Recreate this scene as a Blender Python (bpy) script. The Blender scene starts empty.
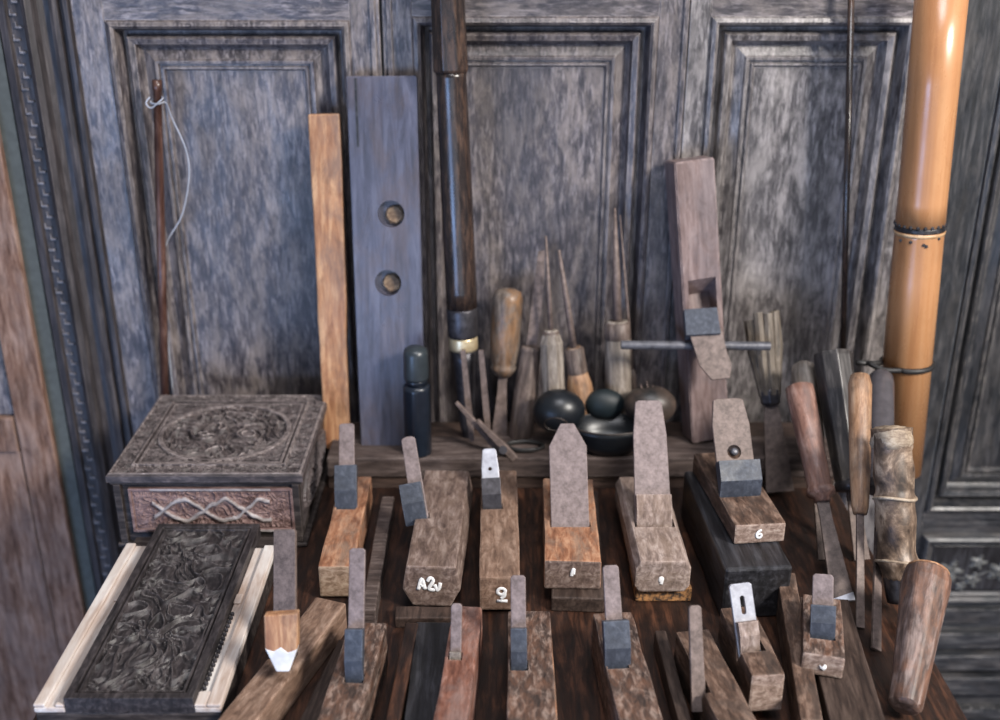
import bpy, bmesh, math, random
from mathutils import Vector, Matrix, noise
random.seed(7)
S = bpy.context.scene
C = S.collection
R = math.radians

# ------------------------------------------------------------------ camera
H = 0.65; TH = R(22.85); F = 1091.0
CT, ST = math.cos(TH), math.sin(TH)
cd = bpy.data.cameras.new('camera'); cam = bpy.data.objects.new('camera', cd); C.objects.link(cam)
cam.location = (0, 0, H); cam.rotation_euler = (R(90) - TH, 0, 0)
cd.sensor_width = 36; cd.lens = F / 1000 * 36; cd.clip_start = 0.02
cd.dof.use_dof = True; cd.dof.focus_distance = 1.04; cd.dof.aperture_fstop = 3.2
S.camera = cam

def ray(px, py):
    a = (px - 500) / F; b = (360 - py) / F
    return Vector((a, CT + b * ST, -ST + b * CT))
def at(px, py, Y):
    r = ray(px, py); return Vector((0, 0, H)) + r * (Y / r.y)
def on(px, py, z):
    r = ray(px, py); return Vector((0, 0, H)) + r * ((z - H) / r.z)
def depth(p): return p.y * CT + (H - p.z) * ST
def msize(px, p): return px * depth(p) / F

# ------------------------------------------------------------------ materials
def newmat(name):
    m = bpy.data.materials.new(name); m.use_nodes = True
    nt = m.node_tree; return m, nt, nt.nodes['Principled BSDF']
def ramp(nt, stops):
    r = nt.nodes.new('ShaderNodeValToRGB'); e = r.color_ramp.elements
    while len(e) < len(stops): e.new(0.5)
    for i, (p, c) in enumerate(stops):
        e[i].position = p; e[i].color = (*c, 1)
    return r
def lnk(nt, a, b): nt.links.new(a, b)
def math_node(nt, op, a, b=None, clamp=False):
    m = nt.nodes.new('ShaderNodeMath'); m.operation = op; m.use_clamp = clamp
    for i, v in enumerate((a, b)):
        if v is None: continue
        if isinstance(v, (int, float)): m.inputs[i].default_value = v
        else: nt.links.new(v, m.inputs[i])
    return m.outputs[0]
def wood(name, dark, mid, light, axis='z', grain=60, ratio=14, rough=.55, bump=.35, spec=.5, patch=None, patch_scale=6, patch_amt=.5, contrast=.18, coat=0, wear_glint=.55, blot=.55, fine=2.6, wear_glintc=None, large=.25):
    m, nt, b = newmat(name)
    tc = nt.nodes.new('ShaderNodeTexCoord')
    def nz(sc, rt, off, detail=8, dist=.5, rgh=.68):
        mp = nt.nodes.new('ShaderNodeMapping'); q = [sc] * 3; q['xyz'.index(axis)] = sc / rt
        mp.inputs['Scale'].default_value = q; mp.inputs['Location'].default_value = off
        lnk(nt, tc.outputs['Object'], mp.inputs['Vector'])
        n = nt.nodes.new('ShaderNodeTexNoise'); n.inputs['Scale'].default_value = 1; n.inputs['Detail'].default_value = detail
        n.inputs['Roughness'].default_value = rgh; n.inputs['Distortion'].default_value = dist
        lnk(nt, mp.outputs[0], n.inputs['Vector']); return n.outputs['Fac']
    g = nz(grain * fine, ratio * .75, (0, 0, 0))
    contrast *= .8
    r = ramp(nt, [(.5 - contrast, dark), (.5, mid), (.5 + contrast, light)])
    lnk(nt, g, r.inputs['Fac']); col = r.outputs['Color']
    def mix(f, c2, mode='MIX'):
        nonlocal col
        mx = nt.nodes.new('ShaderNodeMix'); mx.data_type = 'RGBA'; mx.blend_type = mode
        lnk(nt, f, mx.inputs[0]); lnk(nt, col, mx.inputs[6]); mx.inputs[7].default_value = (*c2, 1); col = mx.outputs[2]
    def rng(f, a, b_, amt):
        mr = nt.nodes.new('ShaderNodeMapRange'); mr.inputs[1].default_value = a; mr.inputs[2].default_value = b_; mr.inputs[4].default_value = amt
        lnk(nt, f, mr.inputs[0]); return mr.outputs[0]
    if patch: mix(rng(nz(patch_scale * 1.8, 2.5, (3.1, 1.7, .4), 7, .4, .7), .45, .62, patch_amt), patch)
    if blot:
        d2 = tuple(v * .55 for v in dark)
        mix(rng(nz(patch_scale * 2.6 + 18, 2.2, (7.7, 2.1, 5.5), 7, .8, .75), .50, .68, blot), d2)
    if large:
        mix(rng(nz(7 if large > .3 else 16, 1.8, (4.4, .3, 6.1), 3, .6, .55), .46, .64, large), tuple(v * .8 for v in dark))
    if wear_glint:  # paler worn edges; on the dark door they also paint lit ridges
        bv = nt.nodes.new('ShaderNodeBevel'); bv.samples = 4; bv.inputs['Radius'].default_value = .0022
        ge = nt.nodes.new('ShaderNodeNewGeometry')
        dt = nt.nodes.new('ShaderNodeVectorMath'); dt.operation = 'DOT_PRODUCT'
        lnk(nt, bv.outputs[0], dt.inputs[0]); lnk(nt, ge.outputs['Normal'], dt.inputs[1])
        e = rng(math_node(nt, 'SUBTRACT', 1, dt.outputs['Value']), .01, .14, 1)
        k = rng(nz(120, 2, (1, 8, 2), 4, .2), .42, .60, wear_glint)
        lt = wear_glintc or tuple(min(.8, v * 1.5 + .03) for v in light)
        mix(math_node(nt, 'MULTIPLY', e, k), lt)
    lnk(nt, col, b.inputs['Base Color'])
    b.inputs['Roughness'].default_value = rough
    mrr = nt.nodes.new('ShaderNodeMapRange'); mrr.inputs[1].default_value = .3; mrr.inputs[2].default_value = .7
    mrr.inputs[3].default_value = rough * .75; mrr.inputs[4].default_value = min(1, rough * 1.3)
    lnk(nt, nz(40, 3, (2, 2, 9), 5), mrr.inputs[0]); lnk(nt, mrr.outputs[0], b.inputs['Roughness'])
    b.inputs['Specular IOR Level'].default_value = spec
    if coat: b.inputs['Coat Weight'].default_value = coat; b.inputs['Coat Roughness'].default_value = .2
    bp = nt.nodes.new('ShaderNodeBump'); bp.inputs['Strength'].default_value = bump; bp.inputs['Distance'].default_value = .0009
    lnk(nt, g, bp.inputs['Height']); lnk(nt, bp.outputs[0], b.inputs['Normal'])
    return m
def metal(name, c1, c2, scale=60, rough=.55, metallic=.4, bump=.3, contrast=.15):
    m, nt, b = newmat(name)
    tc = nt.nodes.new('ShaderNodeTexCoord')
    n = nt.nodes.new('ShaderNodeTexNoise'); n.inputs['Scale'].default_value = scale; n.inputs['Detail'].default_value = 9
    n.inputs['Roughness'].default_value = .7
    lnk(nt, tc.outputs['Object'], n.inputs['Vector'])
    r = ramp(nt, [(.5 - contrast, c1), (.5 + contrast, c2)]); lnk(nt, n.outputs['Fac'], r.inputs['Fac'])
    lnk(nt, r.outputs['Color'], b.inputs['Base Color'])
    b.inputs['Roughness'].default_value = rough; b.inputs['Metallic'].default_value = metallic
    bp = nt.nodes.new('ShaderNodeBump'); bp.inputs['Strength'].default_value = bump; bp.inputs['Distance'].default_value = .0008
    lnk(nt, n.outputs['Fac'], bp.inputs['Height']); lnk(nt, bp.outputs[0], b.inputs['Normal'])
    return m
def plain(name, c, rough=.5, metallic=0, spec=.5):
    m, nt, b = newmat(name); b.inputs['Base Color'].default_value = (*c, 1)
    tc = nt.nodes.new('ShaderNodeTexCoord')
    n = nt.nodes.new('ShaderNodeTexNoise'); n.inputs['Scale'].default_value = 90; n.inputs['Detail'].default_value = 4
    lnk(nt, tc.outputs['Object'], n.inputs['Vector'])
    r = ramp(nt, [(.35, tuple(v * .85 for v in c)), (.65, tuple(min(1, v * 1.12) for v in c))])
    lnk(nt, n.outputs['Fac'], r.inputs['Fac']); lnk(nt, r.outputs['Color'], b.inputs['Base Color'])
    b.inputs['Roughness'].default_value = rough; b.inputs['Metallic'].default_value = metallic
    b.inputs['Specular IOR Level'].default_value = spec
    return m

WALLZ = dict(large=.55, rough=.42, bump=.6, spec=.7, blot=.7, wear_glint=1.0, wear_glintc=(.36, .32, .31))
M = {}
M['wall'] = wood('weathered_wall_wood', (.020, .016, .019), (.066, .056, .063), (.25, .22, .225), 'z', 110, 8, patch=(.27, .225, .205), patch_scale=32, patch_amt=.6, **WALLZ)
M['wallx'] = wood('weathered_rail_wood', (.020, .016, .019), (.066, .056, .063), (.25, .22, .225), 'x', 110, 8, patch=(.27, .225, .205), patch_scale=32, patch_amt=.6, **WALLZ)
M['bead'] = wood('worn_bead_wood', (.05, .048, .055), (.12, .115, .13), (.22, .21, .23), 'z', 80, 4, rough=.5)
M['jamb'] = wood('dark_jamb_wood', (.012, .010, .011), (.034, .028, .030), (.085, .072, .072), 'z', 80, 20, rough=.55, wear_glint=.4, bump=.4, spec=.55)
M['darkwall'] = wood('dark_door_wood', (.006, .007, .009), (.019, .021, .026), (.075, .073, .078), 'z', 80, 14, patch=(.13, .115, .105), patch_scale=20, patch_amt=.25, wear_glintc=(.30, .27, .25), rough=.42, bump=.5, spec=.7, wear_glint=1.0, blot=.6)  # strong pale edges paint light catching the door's ridges, besides wear
M['darkwallx'] = wood('dark_rail_wood', (.008, .009, .011), (.026, .028, .034), (.10, .098, .10), 'x', 80, 14, patch=(.15, .13, .12), patch_scale=20, patch_amt=.35, wear_glintc=(.34, .31, .29), rough=.42, bump=.5, spec=.7, wear_glint=1.0, blot=.6)  # lighter than the stiles, painting the horizontal ridges as lit from above
M['wallgrey'] = wood('pale_weathered_wall_wood', (.028, .024, .024), (.095, .084, .085), (.31, .285, .28), 'z', 110, 8, patch=(.36, .325, .31), patch_scale=20, patch_amt=.7, **WALLZ)
M['browndoor'] = wood('brown_door_wood', (.09, .043, .028), (.21, .118, .082), (.36, .235, .18), 'z', 55, 12, rough=.75, bump=.5, spec=.3, patch=(.24, .18, .16), patch_scale=14, patch_amt=.5)
M['green'] = plain('green_painted_wall', (.072, .082, .080), .85)
M['table'] = wood('red_brown_table_wood', (.010, .0045, .003), (.034, .014, .008), (.11, .045, .024), 'y', 50, 10, rough=.5, bump=.5, spec=.45, patch=(.014, .009, .008), patch_scale=16, patch_amt=.7)
M['ledge'] = wood('grey_ledge_wood', (.030, .021, .019), (.080, .058, .052), (.17, .132, .12), 'x', 60, 12, rough=.7, bump=.5, spec=.35, patch=(.06, .04, .033), patch_scale=25, patch_amt=.5)
M['ledgedark'] = wood('brown_shelf_wood', (.022, .014, .011), (.06, .038, .03), (.11, .07, .055), 'x', 60, 12, rough=.6, bump=.4, spec=.4)
M['carved'] = wood('carved_grey_wood', (.022, .0165, .017), (.062, .049, .049), (.135, .108, .107), 'x', 70, 4, rough=.55, bump=.4, spec=.5)
M['carvedlight'] = wood('dusty_highlight_wood', (.07, .056, .054), (.165, .135, .130), (.32, .27, .26), 'x', 70, 3, rough=.5, bump=.4, spec=.5)  # paler dusty tone that also paints highlights on the raised lid relief
M['carvedark'] = wood('carved_black_wood', (.011, .009, .0095), (.030, .0245, .026), (.075, .063, .065), 'y', 70, 5, rough=.5, bump=.4, spec=.5)
M['boxwood'] = wood('box_black_wood', (.011, .008, .0075), (.034, .026, .024), (.085, .068, .062), 'x', 70, 8, rough=.62, bump=.4, spec=.35)
M['scroll'] = wood('pale_scroll_wood', (.16, .13, .12), (.30, .26, .25), (.42, .38, .37), 'x', 60, 4, rough=.5, wear_glint=.2, blot=.3)  # paler wood for the raised scroll of the drawer front
M['petal'] = wood('worn_petal_wood', (.035, .035, .035), (.085, .085, .083), (.17, .17, .165), 'x', 60, 4, rough=.5, wear_glint=.2, blot=.3)
M['redcarve'] = wood('red_carved_wood', (.08, .042, .036), (.16, .095, .085), (.27, .18, .165), 'x', 60, 6, rough=.6, bump=.4, spec=.4)
M['whitebone'] = wood('white_painted_wood', (.38, .27, .21), (.58, .495, .445), (.72, .68, .65), 'y', 30, 10, wear_glint=.0, blot=.12, rough=.6, bump=.25, spec=.4, contrast=.22)
M['orange'] = wood('orange_worn_wood', (.16, .06, .03), (.33, .15, .08), (.50, .28, .17), 'y', 60, 5, rough=.6, bump=.4, patch=(.22, .16, .12), patch_scale=30, patch_amt=.7)
M['orangez'] = wood('orange_stick_wood', (.22, .09, .04), (.40, .20, .10), (.56, .33, .18), 'z', 50, 10, rough=.55, bump=.35, patch=(.20, .12, .085), patch_scale=12, patch_amt=.9)
M['greybody'] = wood('grey_worn_wood', (.070, .045, .038), (.175, .120, .100), (.32, .245, .212), 'y', 60, 5, rough=.75, bump=.5, patch=(.13, .085, .062), patch_scale=28, patch_amt=.6, spec=.3)
M['palebody'] = wood('pale_worn_wood', (.13, .092, .078), (.29, .218, .187), (.48, .39, .35), 'y', 60, 5, rough=.75, bump=.5, patch=(.20, .14, .105), patch_scale=30, patch_amt=.6, spec=.3)
M['tanbody'] = wood('tan_worn_wood', (.10, .058, .040), (.22, .135, .095), (.36, .25, .19), 'y', 60, 5, rough=.7, bump=.5, patch=(.17, .11, .08), patch_scale=28, patch_amt=.6, spec=.3)
M['tanend'] = wood('tan_end_wood', (.16, .10, .065), (.31, .21, .145), (.46, .35, .26), 'x', 70, 2, rough=.75, bump=.5, spec=.25)
M['brownbody'] = wood('brown_worn_wood', (.030, .016, .011), (.105, .060, .041), (.25, .165, .125), 'y', 60, 5, rough=.65, bump=.5, patch=(.05, .036, .03), patch_scale=30, patch_amt=.7, spec=.4)
M['redbody'] = wood('red_brown_worn_wood', (.09, .032, .02), (.21, .085, .055), (.34, .19, .15), 'y', 60, 6, rough=.6, bump=.4, patch=(.18, .13, .12), patch_scale=30, patch_amt=.6)
M['mottled'] = wood('mottled_brown_wood', (.022, .013, .010), (.075, .047, .037), (.29, .215, .18), 'y', 80, 4, rough=.65, bump=.6, patch=(.20, .09, .05), patch_scale=50, patch_amt=.5)
M['blackbody'] = wood('black_plane_wood', (.008, .008, .009), (.02, .019, .022), (.05, .05, .058), 'y', 60, 14, rough=.42, bump=.3, spec=.5)
M['darkbrown'] = wood('dark_brown_wood', (.018, .011, .009), (.045, .029, .023), (.09, .062, .05), 'y', 60, 12, rough=.55, bump=.4, spec=.4)
M['endgrain'] = wood('end_grain_wood', (.14, .093, .074), (.29, .205, .165), (.46, .365, .31), 'x', 80, 2, rough=.8, bump=.5, spec=.25)
M['iron'] = metal('rusty_plane_iron', (.11, .083, .080), (.25, .195, .19), 160, .55, .2)
M['browniron'] = metal('brown_rusty_iron', (.075, .053, .045), (.20, .148, .130), 140, .6, .1)
M['barmetal'] = metal('grey_bar_iron', (.06, .06, .07), (.15, .15, .17), 90, .4, .3)
M['darkiron'] = metal('dark_iron', (.03, .028, .032), (.09, .085, .095), 90, .4, .6)
M['bluewedge'] = wood('blue_grey_wedge', (.028, .033, .047), (.043, .051, .070), (.075, .086, .112), 'z', 70, 4, rough=.5, bump=.25, spec=.5)
M['palesteel'] = metal('pale_steel', (.28, .28, .32), (.50, .51, .56), 60, .4, .5)
M['boardblue'] = wood('slate_board_wood', (.042, .043, .062), (.075, .077, .115), (.115, .118, .165), 'z', 45, 12, wear_glint=.3, blot=.3, rough=.33, bump=.2, spec=.75, patch=(.10, .07, .065), patch_scale=18, patch_amt=.5)
M['holewood'] = wood('hole_wood', (.08, .05, .032), (.19, .125, .08), (.32, .23, .15), 'x', 60, 3, rough=.8)
M['darkrod'] = wood('dark_turned_wood', (.012, .009, .009), (.030, .020, .017), (.085, .05, .035), 'z', 70, 8, wear_glint=0, rough=.24, bump=.2, spec=.65)
M['browntool'] = wood('brown_handle_wood', (.05, .034, .028), (.12, .085, .07), (.22, .17, .145), 'z', 60, 9, rough=.55, bump=.35)
M['redtool'] = wood('red_handle_wood', (.11, .05, .035), (.24, .12, .085), (.38, .24, .19), 'z', 60, 9, rough=.5, bump=.35, patch=(.16, .11, .1), patch_scale=28, patch_amt=.6)
M['amber'] = wood('amber_handle_wood', (.18, .09, .045), (.36, .2, .11), (.5, .32, .2), 'z', 60, 9, rough=.45, bump=.3, patch=(.1, .07, .055), patch_scale=26, patch_amt=.6)
M['palehandle'] = wood('pale_handle_wood', (.11, .088, .070), (.22, .182, .150), (.38, .33, .285), 'z', 60, 10, rough=.6, bump=.3)
M['driedwood'] = wood('split_dry_wood', (.05, .038, .028), (.12, .095, .072), (.21, .175, .14), 'z', 80, 14, rough=.75, bump=.6)
M['mottledhandle'] = wood('mottled_handle_wood', (.055, .04, .03), (.13, .10, .08), (.23, .185, .15), 'z', 60, 7, rough=.45, bump=.3, patch=(.25, .12, .045), patch_scale=30, patch_amt=.7)
M['bamboo'] = wood('honey_bamboo', (.30, .125, .05), (.44, .21, .09), (.55, .30, .15), 'z', 30, 25, wear_glint=0, blot=.12, fine=1.3, rough=.28, bump=.15, spec=.6, patch=(.46, .22, .10), patch_scale=9, patch_amt=.6, contrast=.25)
M['bamboolight'] = wood('pale_bamboo_band', (.40, .24, .12), (.54, .34, .18), (.64, .45, .27), 'z', 35, 10, rough=.35)
M['root'] = wood('bamboo_root', (.035, .022, .015), (.15, .10, .068), (.42, .31, .225), 'z', 30, 2, wear_glint=.2, fine=1.4, rough=.45, bump=.5, spec=.5, contrast=.14)
M['rootlight'] = wood('bamboo_root_node', (.16, .11, .075), (.34, .26, .185), (.52, .43, .33), 'x', 50, 3, rough=.55)
M['blacklac'] = plain('black_lacquer', (.007, .009, .012), .36)
M['teallac'] = plain('dark_teal_lacquer', (.006, .012, .015), .55)
M['greyball'] = metal('grey_brown_shell', (.010, .010, .010), (.085, .06, .048), 30, .42, 0)
M['plastic'] = plain('black_plastic', (.010, .014, .022), .3)
M['plasticcap'] = plain('grey_black_cap', (.028, .036, .042), .35)
M['brass'] = metal('brass', (.55, .42, .24), (.85, .72, .48), 60, .35, .6)
M['white'] = plain('white_paint_mark', (.9, .9, .92), .6)
M['whitetip'] = plain('white_painted_tip', (.66, .66, .68), .6)
M['greyblack'] = wood('grey_black_handle_wood', (.012, .010, .010), (.030, .026, .025), (.09, .08, .076), 'z', 60, 12, rough=.4, bump=.3)
M['rodbrown'] = wood('brown_rod_wood', (.04, .017, .012), (.095, .045, .033), (.19, .11, .085), 'z', 60, 9, rough=.3, bump=.2, wear_glint=0)
M['string'] = plain('white_string', (.36, .38, .44), .8)
M['wire'] = plain('black_rubber', (.018, .017, .017), .5)
M['paintrust'] = metal('orange_flecked_edge', (.05, .035, .028), (.50, .25, .10), 160, .7, 0, contrast=.06)

# ------------------------------------------------------------------ mesh helpers
def link_mesh(name, bm, mat, parent=None, M4=None, smooth=False, bevel=0, kind=None):
    me = bpy.data.meshes.new(name); bmesh.ops.recalc_face_normals(bm, faces=bm.faces)
    bm.to_mesh(me); bm.free(); me.materials.append(mat)
    o = bpy.data.objects.new(name, me); C.objects.link(o)
    if parent: o.parent = parent
    if M4 is not None: o.matrix_local = M4
    if smooth:
        for p in me.polygons: p.use_smooth = True
    if bevel:
        b = o.modifiers.new('bevel', 'BEVEL'); b.width = bevel; b.segments = 2; b.limit_method = 'ANGLE'; b.angle_limit = R(35)
    if kind: o['kind'] = kind
    return o
LAST = None
def twotone(o, mat, zmin, xlim=9):
    o.data.materials.append(mat)
    for p in o.data.polygons:
        if p.center.z > zmin and abs(p.center.x) < xlim and p.normal.z > -.5: p.material_index = 1
def part(name, bm, mat, parent, M4=None, smooth=False, bevel=0, label=None):
    global LAST
    o = LAST = link_mesh(name, bm, mat, parent, M4, smooth, bevel)
    if label: o['label'] = label
    return o
def thing(name, label, cat, loc=(0, 0, 0), mat4=None, group=None):
    o = bpy.data.objects.new(name, None); C.objects.link(o); o.empty_display_size = .02
    if mat4 is not None: o.matrix_world = mat4
    else: o.location = loc
    o['label'] = label; o['category'] = cat
    if group: o['group'] = group
    return o
def tag(o, label, cat, group=None):
    o['label'] = label; o['category'] = cat
    if group: o['group'] = group
    return o
def box(bm, x0, x1, y0, y1, z0, z1, M4=None):
    v = [bm.verts.new((x, y, z)) for z in (z0, z1) for y in (y0, y1) for x in (x0, x1)]
    for f in ((0, 1, 3, 2), (4, 6, 7, 5), (0, 4, 5, 1), (2, 3, 7, 6), (0, 2, 6, 4), (1, 5, 7, 3)): bm.faces.new([v[i] for i in f])
    if M4 is not None: bmesh.ops.transform(bm, matrix=M4, verts=v)
    return v
def prism(bm, pts, axis, a, b):
    """pts 2-D outline extruded from a to b along axis ('x': pts=(y,z), 'y': (x,z), 'z': (x,y))"""
    def mk(p, t): return {'x': (t, p[0], p[1]), 'y': (p[0], t, p[1]), 'z': (p[0], p[1], t)}[axis]
    A = [bm.verts.new(mk(p, a)) for p in pts]; B = [bm.verts.new(mk(p, b)) for p in pts]
    n = len(pts)
    bm.faces.new(A); bm.faces.new(B[::-1])
    for i in range(n): bm.faces.new((A[i], A[(i + 1) % n], B[(i + 1) % n], B[i]))
    return A + B
def lathe(bm, prof, seg=24, sx=1, sy=1, jit=0, rot=0):
    rings = []
    for r, z in prof:
        rings.append([bm.verts.new((sx * r * math.cos(rot + 2 * math.pi * k / seg) * (1 + random.uniform(-jit, jit)),
                                    sy * r * math.sin(rot + 2 * math.pi * k / seg) * (1 + random.uniform(-jit, jit)), z)) for k in range(seg)])
    for a, b in zip(rings, rings[1:]):
        for k in range(seg): bm.faces.new((a[k], a[(k + 1) % seg], b[(k + 1) % seg], b[k]))
    bm.faces.new(rings[0][::-1]); bm.faces.new(rings[-1])
def tube(bm, pts, rad, seg=8):
    pts = [Vector(p) for p in pts]; n = len(pts); rings = []
    if not isinstance(rad, (list, tuple)): rad = [rad] * n
    ref = None
    for i, p in enumerate(pts):
        t = (pts[min(i + 1, n - 1)] - pts[max(i - 1, 0)]).normalized()
        if ref is None:
            ref = Vector((0, 0, 1)) if abs(t.z) < .9 else Vector((1, 0, 0))
        u = (ref - t * ref.dot(t)).normalized(); ref = u; w = t.cross(u)
        rings.append([bm.verts.new(p + (u * math.cos(2 * math.pi * k / seg) + w * math.sin(2 * math.pi * k / seg)) * rad[i]) for k in range(seg)])
    for a, b in zip(rings, rings[1:]):
        for k in range(seg): bm.faces.new((a[k], a[(k + 1) % seg], b[(k + 1) % seg], b[k]))
    bm.faces.new(rings[0][::-1]); bm.faces.new(rings[-1])
def smoothcurve(pts, n=8):
    pts = [Vector(p) for p in pts]; out = []
    for i in range(len(pts) - 1):
        p0 = pts[max(i - 1, 0)]; p1 = pts[i]; p2 = pts[i + 1]; p3 = pts[min(i + 2, len(pts) - 1)]
        for k in range(n):
            t = k / n
            out.append(.5 * ((2 * p1) + (p2 - p0) * t + (2 * p0 - 5 * p1 + 4 * p2 - p3) * t * t + (3 * p1 - p0 - 3 * p2 + p3) * t ** 3))
    out.append(pts[-1]); return out
def wobble(bm, amp, freq=40, seed=0):
    for v in bm.verts:
        v.co += noise.noise_vector(v.co * freq + Vector((seed, seed * 2.3, 0))) * amp
def frame_from(base, top, face=Vector((0, -1, 0)), roll=0):
    """matrix with origin base, local z to top, local -y roughly facing `face`"""
    z = (top - base).normalized(); y = -(face - z * face.dot(z)).normalized(); x = y.cross(z)
    m = Matrix(((x.x, y.x, z.x, base.x), (x.y, y.y, z.y, base.y), (x.z, y.z, z.z, base.z), (0, 0, 0, 1)))
    return m @ Matrix.Rotation(roll, 4, 'Z')
def relief(bm, x0, x1, y0, y1, nx, ny, base, hf, flip=None):
    """closed slab whose top is the height field hf(u,v) (metres); local x,y plane, z up"""
    g = [[None] * (nx + 1) for _ in range(ny + 1)]
    for j in range(ny + 1):
        for i in range(nx + 1):
            u, v = i / nx, j / ny
            g[j][i] = bm.verts.new((x0 + (x1 - x0) * u, y0 + (y1 - y0) * v, hf(u, v)))
    for j in range(ny):
        for i in range(nx): bm.faces.new((g[j][i], g[j][i + 1], g[j + 1][i + 1], g[j + 1][i]))
    rim = [g[0][i] for i in range(nx + 1)] + [g[j][nx] for j in range(1, ny + 1)] + [g[ny][i] for i in range(nx - 1, -1, -1)] + [g[j][0] for j in range(ny - 1, 0, -1)]
    low = [bm.verts.new((v.co.x, v.co.y, base)) for v in rim]
    n = len(rim)
    for i in range(n): bm.faces.new((rim[i], low[i], low[(i + 1) % n], rim[(i + 1) % n]))
    bm.faces.new(low)
def scroll(x, y, f, seed=0, warp=.5):
    p = Vector((x * f + seed, y * f, seed * .7))
    w = noise.noise_vector(p * .8) * warp * 2
    q = p + w
    a = 1 - min(1, abs(noise.noise(q * 1.0)) * 4.2)
    b = 1 - min(1, abs(noise.noise(q * 1.9 + Vector((9, 3, 1)))) * 3.5)
    return max(a, b * .7)

# ------------------------------------------------------------------ the wall of door leaves
W = 1.26
def wx(px, py, Y=W): return at(px, py, Y).x
def wz(px, py, Y=W): return at(px, py, Y).z
def frame_rings(bm, x0, x1, z0, z1, prof, Y):
    """concentric mitred mouldings: prof = [(inset, depth into the wall)]; the last ring is filled (the field)"""
    rings = []
    for ins, d in prof:
        rings.append([bm.verts.new(p) for p in ((x0 + ins, Y + d, z0 + ins), (x1 - ins, Y + d, z0 + ins), (x1 - ins, Y + d, z1 - ins), (x0 + ins, Y + d, z1 - ins))])
    for a, b in zip(rings, rings[1:]):
        for k in range(4): bm.faces.new((a[k], a[(k + 1) % 4], b[(k + 1) % 4], b[k]))
    return rings
PROF_OUT = [(0, 0), (.002, -.004), (.006, -.0055), (.009, -.003), (.010, .004), (.013, .018), (.017, .019), (.019, .008), (.021, .006), (.027, .008), (.029, .016), (.031, .0185)]
PROF_IN = [(.031, .0185), (.033, .0205), (.044, .0155), (.046, .013), (.049, .0135), (.050, .0175), (.052, .0175), (.053, .0145), (.055, .0145), (.057, .018)]
def leaf(name, px, z0, z1, Y, mat, matx, pan):
    """door leaf: flat face with openings; pan = list of (x0,x1,z0,z1)"""
    x0, x1 = px
    root = bpy.data.objects.new(name, None); C.objects.link(root); root.location = (0, 0, 0); root['kind'] = 'structure'
    # stiles full height, rails between them
    t = .034
    px0, px1 = pan[0][0], pan[0][1]
    for a, b in ((x0, px0), (px1, x1)):
        bm = bmesh.new(); box(bm, a, b, Y, Y + t, z0, z1); part('stile', bm, mat, root, bevel=.0012)
    zs = sorted([(p[2], p[3]) for p in pan]); edges = [z0] + [v for p in zs for v in p] + [z1]
    for k in range(0, len(edges), 2):
        bm = bmesh.new(); box(bm, px0, px1, Y, Y + t, edges[k], edges[k + 1]); part('rail', bm, matx, root)
    for a, b, c, d in pan:
        bm = bmesh.new(); frame_rings(bm, a, b, c, d, PROF_OUT, Y); part('moulding', bm, mat, root)
        bm = bmesh.new(); rg = frame_rings(bm, a, b, c, d, PROF_IN, Y); bm.faces.new(rg[-1]); 
        part('panel', bm, mat, root)
    return root
ZB, ZT = -.75, .66
zt_pan = wz(230, 20)
zb_pan = wz(960, 512)
aL, aR = wx(110, 60), wx(352, 60)
bL, bR = wx(413, 60), wx(657, 60)
cL, cR = wx(708, 60), wx(912, 60)
dL = wx(925, 508)
s1 = (aR + bL) / 2; s2 = (bR + cL) / 2 + .004; s3 = (cR + dL) / 2
leaf('door_1', (wx(78, 60), s1 - .0015), ZB, ZT, W, M['wall'], M['wallx'], [(aL, aR, zb_pan, zt_pan), (aL, aR, -.40, zb_pan - .02)])
leaf('door_2', (s1 + .0015, s2 - .0015), ZB, ZT, W, M['wall'], M['wallx'], [(bL, bR, zb_pan, zt_pan + .004), (bL, bR, -.40, zb_pan - .02)])
leaf('door_3', (s2 + .0015, s3 - .0015), ZB, ZT, W, M['wallgrey'], M['wallx'], [(cL, cR, zb_pan, zt_pan + .004), (cL, cR, -.40, zb_pan - .02)])
# vertical beads on the meeting stiles
bm = bmesh.new()
for xx in (s1 - .012, s1 + .006, s2 - .006):
    box(bm, xx, xx + .006, W - .003, W + .001, ZB, ZT)
link_mesh('trim_1', bm, M['wall'], bevel=.001, kind='structure')
# right leaf
c0, c1 = wz(960, 533), wz(960, 600)
dR = dL + .36
d4 = leaf('door_4', (s3 + .0015, dR + .05), ZB, ZT, W, M['darkwall'], M['darkwallx'], [(dL, dR, zb_pan, zt_pan + .10), ])
# lower carved panel of the right leaf, set on its face
bm = bmesh.new()
frame_rings(bm, dL + .002, dR, c1, c0, [(0, -.001), (.002, -.010), (.006, -.013), (.010, -.011), (.012, -.004), (.016, -.002), (.018, -.0045)], W)
part('moulding', bm, M['darkwallx'], d4, bevel=.0008)
def flower(u, v):
    w_, h_ = (dR - dL - .036), (c0 - c1 - .036)
    x, y = u * w_, v * h_
    hgt = 0
    for fx, fy, r in ((.030, .030, .019), (.062, .016, .013), (.066, .044, .013), (.098, .030, .019), (.048, .006, .008), (.130, .014, .013), (.150, .040, .014), (.008, .028, .008)):
        d = math.hypot(x - fx, y - fy); a = math.atan2(y - fy, x - fx)
        rr = r * (.75 + .25 * math.cos(5 * a))
        if d < rr: hgt = max(hgt, .0045 * (1 - (d / rr) ** 2) ** .5 * (.7 + .3 * math.cos(d * 1100)))
    st = abs(y - .024 - .006 * math.sin(x * 90))
    if st < .0018: hgt = max(hgt, .0018 * (1 - st / .0018))
    return hgt
bm = bmesh.new(); relief(bm, 0, dR - dL - .036, 0, c0 - c1 - .036, 200, 50, -.0015, flower)
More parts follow.
